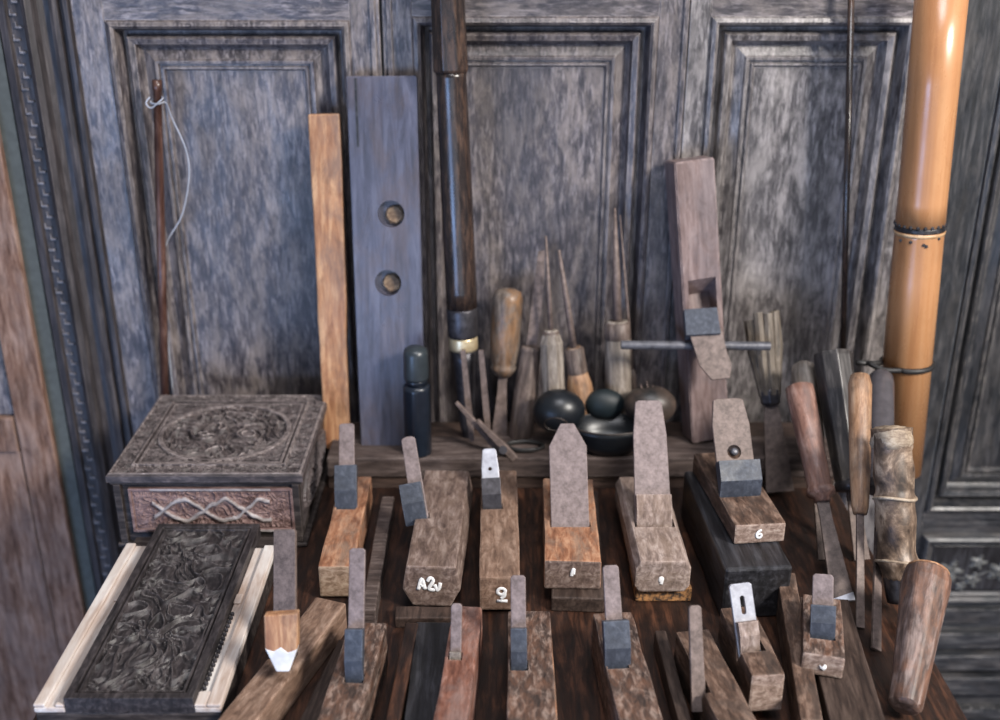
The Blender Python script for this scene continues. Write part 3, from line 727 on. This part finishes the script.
# board with two holes
A = at(394, 448, 1.182); B = at(382, 76, 1.243)
MBd = frame_from(A, B); L = (B - A).length; w = msize(70, B) / 2
bd_ = thing('wooden_board', 'slate-blue wooden board with two round holes', 'board', mat4=MBd)
bm = bmesh.new(); box(bm, -w, w, -.008, .008, 0, L); bmesh.ops.bevel(bm, geom=list(bm.edges), offset=.0012, segments=2, affect='EDGES')
bo = part('board', bm, M['boardblue'], bd_)
Bi = MBd.inverted()
def hit(px, py):
    r = ray(px, py); o = Vector((0, 0, H)); y = MBd.col[1].to_3d(); p0 = A - y * .008
    t = (p0 - o).dot(y) / r.dot(y); return Bi @ (o + r * t)
for (px, py) in ((391, 214), (388, 283)):
    c = hit(px, py); bm = bmesh.new()
    bmesh.ops.create_cone(bm, cap_ends=True, segments=28, radius1=.0155, radius2=.0155, depth=.02)
    bmesh.ops.rotate(bm, verts=bm.verts, cent=(0, 0, 0), matrix=Matrix.Rotation(R(90), 3, 'X'))
    bmesh.ops.translate(bm, verts=bm.verts, vec=(c.x, -.004, c.z))
    boolcut(bo, [tmpobj(bm, MBd)])
    bm = bmesh.new(); lathe(bm, [(.0105, 0), (.0105, .003), (.0085, .0048), (.006, .0035), (.002, .0030)], 18, jit=.10)
    part('plug', bm, M['holewood'], bd_, Matrix.Translation((c.x + .0032, .0055, c.z - .002)) @ Matrix.Rotation(R(90), 4, 'X') @ Matrix.Rotation(random.random(), 4, 'Z'), label='light brown plug deep in the hole')
c = hit(357, 115)
bm = bmesh.new(); box(bm, c.x - .0016, c.x + .0012, -.0084, -.006, c.z - .035, L - .002); part('crack', bm, M['blackbody'], bd_)

# long dark turned tool with octagonal top
t, L, A, B = leaning('turned_pole_tool', 'long dark wooden shaft, octagonal above, with ferrule and brass ring', 'long-handled tool', (468, 442), (446, -40), 1.20, 1.222)
def frac(py, bot=442, top=-40): 
    # distance along the shaft for a pixel row, true perspective
    y = at(0, py, 1.21).z; return (y - at(0, bot, 1.20).z) / (at(0, top, 1.222).z - at(0, bot, 1.20).z) * L
bm = bmesh.new(); lathe(bm, [(.0195, frac(73)), (.0205, frac(70)), (.0195, L * .9), (.019, L)], 8, rot=R(22.5)); part('octagonal_shaft', bm, M['darkrod'], t, bevel=.001)
bm = bmesh.new(); lathe(bm, [(.018, frac(306)), (.0182, frac(290)), (.0178, frac(200)), (.0172, frac(120)), (.0165, frac(78)), (.0175, frac(73))], 32); part('round_shaft', bm, M['darkrod'], t, smooth=True)
bm = bmesh.new(); lathe(bm, [(.0175, frac(334)), (.0182, frac(332)), (.0185, frac(308)), (.0175, frac(306))], 32); part('ferrule', bm, M['darkiron'], t, smooth=True)
bm = bmesh.new(); lathe(bm, [(.0168, frac(347)), (.0172, frac(345)), (.0172, frac(336)), (.0165, frac(334))], 32); part('brass_ring', bm, M['brass'], t, smooth=True)
bm = bmesh.new(); lathe(bm, [(.006, 0), (.009, frac(420)), (.013, frac(360)), (.0155, frac(347))], 24); part('socket', bm, M['darkiron'], t, smooth=True)
# generic tools
def blade_bm(pts, th):
    bm = bmesh.new(); prism(bm, pts, 'y', -th / 2, th / 2); return bm
def tool_down(name, label, cat, top, neck, tip, Yt, Yb, hw_, hmat, bw0, bw1, seg=20, prof=None, bmat='browniron', ring=True, tipmat=None, blade_th=.0035, hang=0):
    """handle above, blade below: pixels of the handle top, handle/blade joint and blade tip"""
    A = at(*tip, Yb) if Yb else on(*tip, .003); B = at(*top, Yt)
    f = (Vector(neck).y - tip[1]) / (top[1] - tip[1]); L = (B - A).length; zn = L * f
    t = thing(name, label, cat, mat4=frame_from(A, B))
    r = msize(hw_, B) / 2; b0 = msize(bw0, A) / 2; b1 = msize(bw1, A) / 2
    prof = prof or [(.62, 0), (.78, .04), (.80, .1), (.92, .3), (1, .6), (1, .88), (.86, .97), (.5, 1)]
    bm = bmesh.new(); lathe(bm, [(r * a, zn + (L - zn) * b) for a, b in prof], seg)
    part('handle', bm, M[hmat], t, smooth=seg > 10, bevel=0 if seg > 10 else .001)
    if ring:
        bm = bmesh.new(); lathe(bm, [(r * .6, zn - .006), (r * .82, zn - .005), (r * .84, zn + .004), (r * .7, zn + .006)], 20); part('ferrule', bm, M['darkiron'], t, smooth=True)
    bm = blade_bm([(-b1, 0), (b1, 0), (b0 * 1.0, zn * .75), (b0, zn), (-b0, zn), (-b0 * 1.0, zn * .75)], blade_th)
    part('blade', bm, M[bmat], t, bevel=.0006)
    if tipmat:
        bm = blade_bm([(-b1 * 1.01, -.0003), (b1 * 1.01, -.0003), (b1 * 1.0, .008), (-b1 * .99, .002)], blade_th + .0006); part('cutting_edge', bm, M[tipmat], t, label='bright ground cutting edge')
    return t
def tool_up(name, label, cat, tip, neck, bot, Yt, Yb, hw_, hmat, sw0, sw1, seg=20, prof=None, collar=None, bmat='browniron', round_=True):
    """handle below, spike above"""
    A = at(*bot, Yb); B = at(*tip, Yt); L = (B - A).length
    f = (bot[1] - neck[1]) / (bot[1] - tip[1]); zn = L * f
    t = thing(name, label, cat, mat4=frame_from(A, B))
    r = msize(hw_, A) / 2; s0 = msize(sw0, A) / 2; s1 = msize(sw1, B) / 2
    prof = prof or [(.7, 0), (1, .04), (1, .7), (.85, .9), (.6, 1)]
    bm = bmesh.new(); lathe(bm, [(r * a, zn * b) for a, b in prof], seg, rot=R(22.5)); part('handle', bm, M[hmat], t, smooth=seg > 10, bevel=0 if seg > 10 else .001)
    if collar:
        c0_, c1_, cr, cm = collar
        bm = bmesh.new(); lathe(bm, [(r * cr * .9, zn * c0_), (r * cr, zn * (c0_ + .02)), (r * cr * .95, zn * (c1_ - .03)), (r * cr * .6, zn * c1_)], 20); part('collar', bm, M[cm], t, smooth=True)
    bm = bmesh.new()
    if round_: lathe(bm, [(s0, zn * .97), (s0 * .9, zn + (L - zn) * .4), (s1, L)], 10)
    else: prism(bm, [(-s0, zn * .97), (s0, zn * .97), (s0 * 1.1, zn + (L - zn) * .6), (s1 * .4, L), (-s1, L * .99)], 'y', -.0015, .0015)
    part('spike', bm, M[bmat], t, smooth=round_)
    return t
tool_down('chisel', 'upturned chisel with a thick mottled brown handle', 'chisel', (508, 289), (500, 372), (499, 440), 1.235, 1.205, 31, 'mottledhandle', 9, 16,
    prof=[(.5, -.03), (.62, 0), (.80, .04), (.86, .08), (.78, .10), (.84, .14), (.95, .3), (1, .6), (1, .88), (.86, .97), (.5, 1)], ring=False)
tool_up('file_tool', 'brown-handled file with long flat blade pointing up, beside the thick-handled chisel', 'file', (543, 250), (529, 345), (520, 441), 1.252, 1.200, 24, 'browntool', 10, 9, round_=False,
    prof=[(.9, 0), (1, .06), (1, .5), (.82, .9), (.78, .94), (.85, .96), (.8, 1)], collar=(.93, 1.0, .80, 'browntool'))
tool_up('awl', 'awl with a pale octagonal handle and thin spike', 'awl', (546, 236), (551, 328), (555, 415), 1.232, 1.195, 24, 'palehandle', 5, 2, seg=8,
    prof=[(.9, 0), (1, .03), (1, .85), (.8, .93), (.55, 1)], collar=(.88, 1.0, .72, 'browntool'))
tool_up('awl', 'awl with an orange-brown handle and dark ringed collar', 'awl', (559, 250), (574, 345), (584, 415), 1.218, 1.200, 26, 'amber', 7, 3,
    collar=(.62, 1.0, .78, 'browntool'), prof=[(.9, 0), (1, .1), (.95, .45), (.75, .62), (.6, .8), (.5, 1)])
tool_up('chisel', 'chisel with a round pale grey handle, tall spike blade pointing up', 'chisel', (615, 208), (619, 318), (619, 415), 1.25, 1.212, 26, 'palehandle', 9, 2,
    prof=[(.9, 0), (1, .05), (1, .78), (.95, .82), (.95, .96), (.7, 1)], collar=(.80, 1.0, 1.02, 'browntool'))
t = thing('wire_pick', 'thin iron pick leaning just right of the pale-handled chisel', 'pick', mat4=frame_from(at(636, 415, 1.225), at(620, 215, 1.253)))
L = (at(620, 215, 1.253) - at(636, 415, 1.225)).length
bm = bmesh.new(); lathe(bm, [(.0022, 0), (.0018, L * .6), (.0006, L)], 8); part('spike', bm, M['browniron'], t, smooth=True)
bm = bmesh.new(); lathe(bm, [(.003, 0), (.0045, .01), (.004, .05), (.0023, .06)], 12); part('handle', bm, M['browntool'], t, smooth=True)
for (a, b, lab) in (((472, 441), (463, 350), 'thin iron spike standing in front of the dark shaft'), ((488, 430), (481, 350), 'thin iron spike between the dark shaft and the thick-handled chisel')):
    A = at(*a, 1.172); B = at(*b, 1.185); L = (B - A).length
    o = thing('iron_spike', lab, 'spike', mat4=frame_from(A, B), group='thin iron spikes')
    bm = blade_bm([(-.0028, 0), (.0028, 0), (.0038, L * .2), (.003, L), (-.003, L), (-.0038, L * .2)], .003); part('spike', bm, M['browniron'], o)
# bottle
A = on(418, 456, zl)
bt = thing('spray_bottle', 'small black plastic bottle with a domed cap in front of the holed board', 'bottle', mat4=Matrix.Translation(A + Vector((0, .010, 0))))
rb = msize(28, A) / 2; hb = .089
bm = bmesh.new(); lathe(bm, [(rb * .93, 0), (rb, .002), (rb, hb * .93), (rb * .96, hb * .97), (rb * .8, hb), (rb * .55, hb + .001)], 32)
for v in bm.verts:
    if .001 < v.co.z < hb * .93:
        a = math.atan2(v.co.y, v.co.x); k = 1 - .09 * (.5 + .5 * math.cos((a + .1) * 6)); v.co.x *= k; v.co.y *= k
part('bottle_body', bm, M['plastic'], bt, smooth=True)
bm = bmesh.new(); lathe(bm, [(rb * .78, hb + .001), (rb * .8, hb + .007), (rb * .72, hb + .008)], 28); part('collar', bm, M['plastic'], bt, smooth=True)
bm = bmesh.new(); lathe(bm, [(rb * .88, hb + .008), (rb * .9, hb + .010), (rb * .86, hb + .038), (rb * .80, hb + .043), (rb * .55, hb + .046), (rb * .1, hb + .0465)], 32); part('cap', bm, M['plasticcap'], bt, smooth=True)
# pincers lying on the ledge
pc = thing('iron_pincers', 'pair of crossed tapered brown legs resting on the ledge behind the 9', 'pincers', mat4=Matrix.Translation(on(505, 452, zl)))
Mi = pc.matrix_world.inverted()
for (a, Ya, b, Yb_) in (((456, 402), 1.165, (506, 458), 1.150), ((477, 420), 1.150, (515, 459), 1.143)):
    A = at(*a, Ya); B = at(*b, Yb_); L = (A - B).length
    bm = blade_bm([(-.0045, 0), (.0045, 0), (.0050, L * .35), (.0022, L), (-.0022, L), (-.0040, L * .35)], .005)
    part('leg', bm, M['browniron'], pc, pc.matrix_world.inverted() @ Matrix.Identity(4) if False else Matrix.Translation(-pc.matrix_world.translation) @ frame_from(B, A), bevel=.001)
bm = bmesh.new(); lathe(bm, [(.005, -.004), (.005, .004)], 14)
part('rivet', bm, M['darkiron'], pc, Matrix.Translation(at(503, 450, 1.140) - on(505, 452, zl)) @ Matrix.Rotation(R(60), 4, 'X'))
# coiled dark cord on ledge
c = on(525, 449, zl); bm = bmesh.new()
tube(bm, [(c.x + .022 * math.cos(a) * (1 + .06 * math.sin(3 * a)), c.y + .012 * math.sin(a), c.z + .003 + .0012 * (a / 6)) for a in [k * .25 for k in range(48)]], .0019, 8)
o = link_mesh('cord_loop', bm, M['wire'], smooth=True); tag(o, 'dark loop of cord on the ledge behind the pointed iron', 'cord')

# black round pots and bowl
def blob(name, label, cat, c, r, sx, sy, sz, mat, rings=None, group=None):
    t = thing(name, label, cat, mat4=Matrix.Translation(c - Vector((0, 0, r * sz))), group=group)
    bm = bmesh.new(); n = 20
    lathe(bm, [(max(.001, r * math.sin(math.pi * k / n)), r * sz - r * sz * math.cos(math.pi * k / n)) for k in range(n + 1)], 36, sx=sx, sy=sy)
    part('shell', bm, M[mat], t, smooth=True)
    return t
dark = []
Yk = 1.168
c = at(559, 411, Yk); r = msize(25, c)
t = blob('lacquer_gourd', 'shiny black rounded gourd left of the black bowl', 'gourd', c, r, 1.05, .85, .9, 'blacklac')
for rr in (.6, .48):
    bm = bmesh.new()
    pts = []
    for k in range(33):
        a = 2 * math.pi * k / 32; u, v = rr * math.cos(a) * .8, rr * math.sin(a)
        x = -.15 + u * .9; z = -.25 + v * .6
        yy = -math.sqrt(max(0, 1 - (x / 1.0) ** 2 - z * z)) if x * x + z * z < 1 else 0
        pts.append((x * r * 1.05, yy * r * .85 - .0002, r * .9 + z * r * .9))
    tube(bm, pts, .0006, 6); part('engraved_ring', bm, M['greyball'], t, smooth=True, label='thin grey ring')
    break
c = at(604, 404, 1.192); blob('lacquer_gourd', 'dark teal rounded gourd behind the black bowl', 'gourd', c, msize(21, c), 1.0, .6, .75, 'teallac')
c = at(650, 405, Yk + .006); t = blob('lacquer_gourd', 'grey-brown spiny gourd right of the black bowl', 'gourd', c, msize(25, c), 1.05, .8, .8, 'greyball')
bm = bmesh.new(); rr = msize(25, c)
for dx, dz, l in ((-.3, .75, .010), (-.12, .8, .012), (.05, .8, .008), (.3, .72, .006)):
    tube(bm, [(dx * rr, 0, rr * .8 + dz * rr * .8), (dx * rr * 1.5, 0, rr * .8 + dz * rr * .8 + l)], [.0016, .0004], 6)
part('spines', bm, M['browniron'], t)
c = at(609, 442, Yk - .008); r = msize(38, c)
bw_ = thing('lacquer_bowl', 'shallow black lacquered bowl on the ledge between two gourds', 'bowl', mat4=Matrix.Translation((c.x, c.y, zl)))
bm = bmesh.new(); lathe(bm, [(r * .45, 0), (r * .62, .002), (r * .88, .014), (r, .029), (r * 1.02, .036), (r * .96, .0365), (r * .85, .018), (r * .5, .008), (.002, .007)], 40, sy=.62)
part('bowl_shell', bm, M['blacklac'], bw_, smooth=True)
bm = bmesh.new(); tube(bm, [(r * 1.0 * math.cos(a), .62 * r * 1.0 * math.sin(a), .036) for a in [k * math.pi / 20 for k in range(41)]], .0012, 8); part('rim', bm, M['greyball'], bw_, smooth=True)

# ------------------------------------------------------------------ long plane leaning on the wall, right of centre
A = at(706, 436, 1.195); B = at(689, 159, 1.236)
ML = frame_from(A, B, roll=R(13)); L = (B - A).length; w = msize(42, B) / 2
lp = thing('long_hand_plane', 'long brown wooden plane standing on end against the wall', 'hand plane', mat4=ML)
bm = bmesh.new(); box(bm, -w, w, -.0, .034, 0, L)
bmesh.ops.bevel(bm, geom=list(bm.edges), offset=.0015, segments=2, affect='EDGES')
bo = part('body', bm, M['browniron'], lp)
M['longbody'] = wood('plum_brown_plane_wood', (.10, .062, .057), (.185, .128, .120), (.28, .21, .20), 'z', 50, 10, rough=.5, bump=.3, spec=.5, patch=(.14, .12, .13), patch_scale=14, patch_amt=.5)
bo.data.materials.clear(); bo.data.materials.append(M['longbody'])
bo.matrix_local = Matrix.Translation((0, -.017, 0)); bpy.context.view_layer.update()
Li = ML.inverted()
def hitL(px, py):
    r = ray(px, py); o = Vector((0, 0, H)); y = ML.col[1].to_3d(); p0 = A - y * .017
    t = (p0 - o).dot(y) / r.dot(y); return Li @ (o + r * t)
m0, m1 = hitL(697, 277).z, hitL(702, 330).z
bm = bmesh.new(); prism(bm, [(-.02, m0), (-.02, m1 - .005), (.004, m1 + .012), (.008, m0 - .026), (-.017, m0)][:4], 'x', -w * .72, w * .72)
boolcut(bo, [tmpobj(bm, ML)])
# wedge and iron sticking out towards the viewer and down
def solid(name, front, th, mat, label=None):
    """front: [(px,py,Y)] outline of the near face; th thickness away from the viewer"""
    P = [at(*p) for p in front]; n = (P[1] - P[0]).cross(P[2] - P[0]).normalized()
    if n.y < 0: n = -n
    bm = bmesh.new(); A_ = [bm.verts.new(p) for p in P]; B_ = [bm.verts.new(p + n * th) for p in P]; k = len(P)
    bm.faces.new(A_); bm.faces.new(B_[::-1])
    for i in range(k): bm.faces.new((A_[i], A_[(i + 1) % k], B_[(i + 1) % k], B_[i]))
    bmesh.ops.transform(bm, matrix=Li, verts=bm.verts)
    return part(name, bm, mat, lp, bevel=.0008, label=label)
solid('wedge', [(684, 309, 1.186), (717, 307, 1.186), (721, 333, 1.160), (686, 335, 1.160)], .014, M['bluewedge'], 'blue-grey wedge')
solid('iron', [(688, 330, 1.168), (722, 328, 1.168), (727, 352, 1.152), (732, 364, 1.144), (730, 378, 1.135), (712, 380, 1.134), (700, 366, 1.142)], .0035, M['browniron'])
bm = bmesh.new(); p_, q_ = Li @ at(621, 345, 1.172), Li @ at(770, 346, 1.172)
tube(bm, [p_, q_], .0052, 14)
part('cross_handle', bm, M['barmetal'], lp, smooth=False, label='dark cross bar through the body')

# ------------------------------------------------------------------ right-hand cluster
# frayed chisel
t = thing('chisel', 'chisel with a frayed, split grey handle and wide blade down', 'chisel', mat4=frame_from(at(780, 492, 1.122), at(761, 310, 1.222)))
L = (at(761, 310, 1.222) - at(780, 492, 1.122)).length
zn = L * .53
bm = bmesh.new()
for k in range(9):
    a = 2 * math.pi * k / 9; r0, r1 = .0085, .0148
    top = L - random.uniform(0, .012)
    tube(bm, [(r0 * .9 * math.cos(a), r0 * .9 * math.sin(a), zn), (r1 * math.cos(a), r1 * math.sin(a), zn + (top - zn) * .6), (r1 * 1.12 * math.cos(a + .1), r1 * 1.12 * math.sin(a + .1), top)], [.0055, .0066, .0052], 7)
lathe(bm, [(.007, zn), (.010, zn + (L - zn) * .5), (.009, L - .02)], 12)
part('handle', bm, M['driedwood'], t, label='split handle frayed at the top')
bm = bmesh.new(); lathe(bm, [(.006, zn - .014), (.0115, zn - .010), (.0135, zn + .004), (.012, zn + .008)], 7); part('socket', bm, M['darkiron'], t, bevel=.001)
bm = blade_bm([(-.0165, 0), (.0165, 0), (.010, zn * .75), (.006, zn), (-.006, zn), (-.010, zn * .75)], .004); part('blade', bm, M['iron'] if False else M['browniron'], t, bevel=.0008)
# two reddish chisels
tool_down('chisel', 'chisel with a red-brown round handle, blade pointing down to a bright edge', 'chisel', (799, 386), (822, 498), (843, 601), 1.10, None, 27, 'redtool', 13, 23,
    prof=[(.55, -.08), (.62, -.04), (1.02, -.01), (1.0, .03), (.86, .05), (.88, .3), (.96, .6), (1.05, .9), (1.02, .98), (.7, 1.0)], ring=False, tipmat='palesteel')
tool_down('chisel', 'pale stub-handled chisel half hidden behind the red-brown handle', 'chisel', (803, 363), (815, 470), (826, 560), 1.15, None, 26, 'palehandle', 10, 16)
t = tool_down('chisel', 'chisel with a thick near-black octagonal handle', 'chisel', (832, 353), (850, 488), (862, 560), 1.125, None, 37, 'greyblack', 12, 16, seg=8,
    prof=[(.75, 0), (.85, .05), (1, .5), (1.05, .96), (1.0, 1)])
tool_down('chisel', 'chisel with a slim amber wooden handle left of the bamboo root', 'chisel', (860, 376), (862, 520), (860, 628), 1.06, None, 23, 'amber', 8, 9,
    prof=[(.55, 0), (.7, .05), (.85, .3), (.95, .7), (1, .93), (.8, 1)], bmat='browniron', ring=False)
t = tool_down('chisel', 'chisel with a glossy grey domed handle beside the bamboo pole', 'chisel', (881, 373), (877, 500), (876, 650), 1.14, None, 26, 'greyhandle' if 'greyhandle' in M else 'palehandle', 8, 11,
    prof=[(.8, 0), (.9, .1), (1, .5), (1, .88), (.92, .95), (.7, .985), (.2, 1)])
M['greyhandle'] = plain('glossy_grey_handle', (.075, .068, .075), .15)
for ch in t.children:
    if ch.name.startswith('handle'): ch.data.materials.clear(); ch.data.materials.append(M['greyhandle'])
# bamboo root handle
A = at(898, 580, .900); B = at(892, 428, .962); L = (B - A).length
t = thing('bamboo_root_handle', 'knotty mottled bamboo-root handle with pale rings', 'handle', mat4=frame_from(A, B))
r = .0185
bm = bmesh.new(); prof = []
for k in range(41):
    f = k / 40; z = L * f; rr = r * (1 + .04 * math.sin(f * 20))
    for zn_ in (.13, .54):
        rr += .0022 * math.exp(-((f - zn_) / .018) ** 2)
    if f > .86: rr *= 1.06
    if f < .12: rr *= .72 + .28 * f / .12
    prof.append((rr, z))
lathe(bm, prof, 28); wobble(bm, .0012, 60, 2); part('shaft', bm, M['root'], t, smooth=True)
for f in (.13, .54):
    bm = bmesh.new(); tube(bm, [((r + .0012) * math.cos(a), (r + .0012) * math.sin(a), L * f + .0015 * math.sin(a * 2)) for a in [k * math.pi / 16 for k in range(33)]], .0016, 8); part('node_ring', bm, M['rootlight'], t, smooth=True, label='pale node ring')
bm = bmesh.new(); lathe(bm, [(r * 1.02, L * .86), (r * 1.12, L * .9), (r * 1.1, L * .98), (r * .8, L * 1.01), (r * .2, L * 1.015)], 24); wobble(bm, .004, 55, 9); part('knob_end', bm, M['rootlight'], t, smooth=True, label='pale rough cut end')
bm = bmesh.new(); lathe(bm, [(.011, -.022), (.012, -.016), (.0145, .004), (.015, .012)], 16); part('socket', bm, M['darkiron'], t, smooth=True)
# front handle
A = on(912, 724, .017); B = at(926, 583, .84); L = (B - A).length
t = thing('mallet_handle', 'thick worn brown wooden handle standing at the table corner', 'handle', mat4=frame_from(A + Vector((0, .018, 0)), B))
r = .0200
bm = bmesh.new(); lathe(bm, [(r * .56, 0), (r * .72, .004), (r * .82, L * .25), (r * .98, L * .6), (r * 1.12, L * .88), (r * 1.08, L * .95), (r * .9, L * .985), (r * .45, L)], 9); wobble(bm, .0015, 50, 3)
M['handlefront'] = wood('worn_plum_handle_wood', (.04, .025, .021), (.115, .075, .062), (.30, .22, .19), 'z', 50, 7, rough=.4, bump=.4, patch=(.28, .12, .06), patch_scale=30, patch_amt=.5)
part('handle', bm, M['handlefront'], t, smooth=False, bevel=.0045)
bm = bmesh.new(); lathe(bm, [(r * .97, L * .972), (r * .95, L * .985), (r * .75, L * 1.0), (r * .2, L * 1.008)], 18); part('end_cap', bm, M['orangez'], t, smooth=True, label='orange worn end')

# ------------------------------------------------------------------ bamboo pole
Yp = 1.175
A = at(897, 470, 1.16); B = at(944, -30, 1.185); ax = (B - A); L = ax.length; A0 = A - ax.normalized() * .0
tb_ = thing('bamboo_pole', 'thick honey-coloured bamboo pole leaning at the right', 'bamboo pole', mat4=frame_from(A, B))
def fr(py):
    z = at(920, py, 1.172).z; return (z - A.z) / (B.z - A.z) * L
r0 = msize(24.0, at(925, 225, 1.172))
zn = fr(228)
bm = bmesh.new(); lathe(bm, [(r0 * 1.04, 0), (r0 * 1.01, zn - .06), (r0 * .99, zn - .008), (r0 * 1.02, zn - .002)], 40); part('lower_segment', bm, M['bamboo'], tb_, smooth=True)
bm = bmesh.new(); lathe(bm, [(r0 * 1.0, zn + .004), (r0 * .98, zn + .03), (r0 * .99, L * .8), (r0 * 1.0, L)], 40); part('upper_segment', bm, M['bamboo'], tb_, smooth=True)
bm = bmesh.new(); lathe(bm, [(r0 * 1.015, zn - .002), (r0 * 1.01, zn), (r0 * .99, zn + .0015), (r0 * 1.005, zn + .0035)], 40); part('node', bm, M['blackbody'], tb_, smooth=True, label='dark notched node')
bm = bmesh.new()
for k in range(22):
    a = 2 * math.pi * k / 22; bmesh.ops.create_icosphere(bm, subdivisions=1, radius=.0024, matrix=Matrix.Translation((r0 * .99 * math.cos(a), r0 * .99 * math.sin(a), zn + .005)))
for a in (R(205), R(232), R(262), R(268), R(300)):
    bmesh.ops.create_icosphere(bm, subdivisions=1, radius=.0022, matrix=Matrix.Translation((r0 * .985 * math.cos(a), r0 * .985 * math.sin(a), zn - .011 - .004 * math.sin(a * 7))))
part('root_buds', bm, M['blackbody'], tb_)
bm = bmesh.new(); lathe(bm, [(r0 * 1.004, zn - .0065), (r0 * 1.015, zn - .005), (r0 * 1.03, zn - .0025)], 40); part('pale_band', bm, M['bamboolight'], tb_, smooth=True, label='pale band under the node')
# black strap round the pole
zs = fr(361); bm = bmesh.new()
pts = [((r0 + .0015) * math.cos(a), (r0 + .0015) * math.sin(a), zs) for a in [R(200) + k * R(10) for k in range(33)]]
pts = [(-r0 - .022, -r0 * .35, zs + .006), (-r0 - .008, -r0 * .8, zs + .001)] + [((r0 + .0015) * math.cos(a), (r0 + .0015) * math.sin(a), zs) for a in [R(235) + k * R(10) for k in range(29)]] + [(-r0 - .010, -r0 * .2, zs + .003), (-r0 - .035, -r0 * .3, zs + .006)]
tube(bm, smoothcurve(pts, 3), .0033, 8)
bmesh.ops.transform(bm, matrix=tb_.matrix_world, verts=bm.verts)
o = link_mesh('rubber_strap', bm, M['wire'], smooth=True); tag(o, 'black rubber strap looped around the bamboo pole', 'strap')
# thin dark rod
A = at(841, 429, 1.225); B = at(852, -30, 1.240); L = (B - A).length
o = thing('iron_rod', 'thin dark iron rod hanging down left of the bamboo pole', 'rod', mat4=frame_from(A, B))
bm = bmesh.new(); lathe(bm, [(.0038, 0), (.0038, L)], 10); part('rod', bm, M['darkrod'], o, smooth=True)

# ------------------------------------------------------------------ light
wd_ = bpy.data.worlds.new('world'); S.world = wd_; wd_.use_nodes = True
bg = wd_.node_tree.nodes['Background']; bg.inputs[0].default_value = (.78, .85, 1, 1); bg.inputs[1].default_value = .17
def area(name, loc, target, size, power, col):
    l = bpy.data.lights.new(name, 'AREA'); l.shape = 'RECTANGLE'; l.size, l.size_y = size; l.energy = power; l.color = col
    o = bpy.data.objects.new(name, l); C.objects.link(o); o.location = loc
    o.rotation_euler = (Vector(target) - Vector(loc)).to_track_quat('-Z', 'Y').to_euler(); return o
area('doorway_light', (1.7, -.5, 1.7), (0, 1.15, .1), (.5, .5), 80, (1, .945, .88))
area('skylight', (.2, .1, 2.4), (0, 1.0, 0), (.8, .8), 22, (.95, .95, 1))
area('window_light', (-1.3, -1.0, -.1), (-.35, 1.2, .2), (.9, .8), 20, (.36, .56, 1))
area('courtyard_light', (.2, -1.6, -.1), (0, 1.2, .2), (1.6, 1.2), 7, (.72, .82, 1))
S.view_settings.view_transform = 'Standard'; S.view_settings.look = 'None'; S.view_settings.gamma = 1
S.view_settings.use_curve_mapping = False; S.view_settings.exposure = 0.45
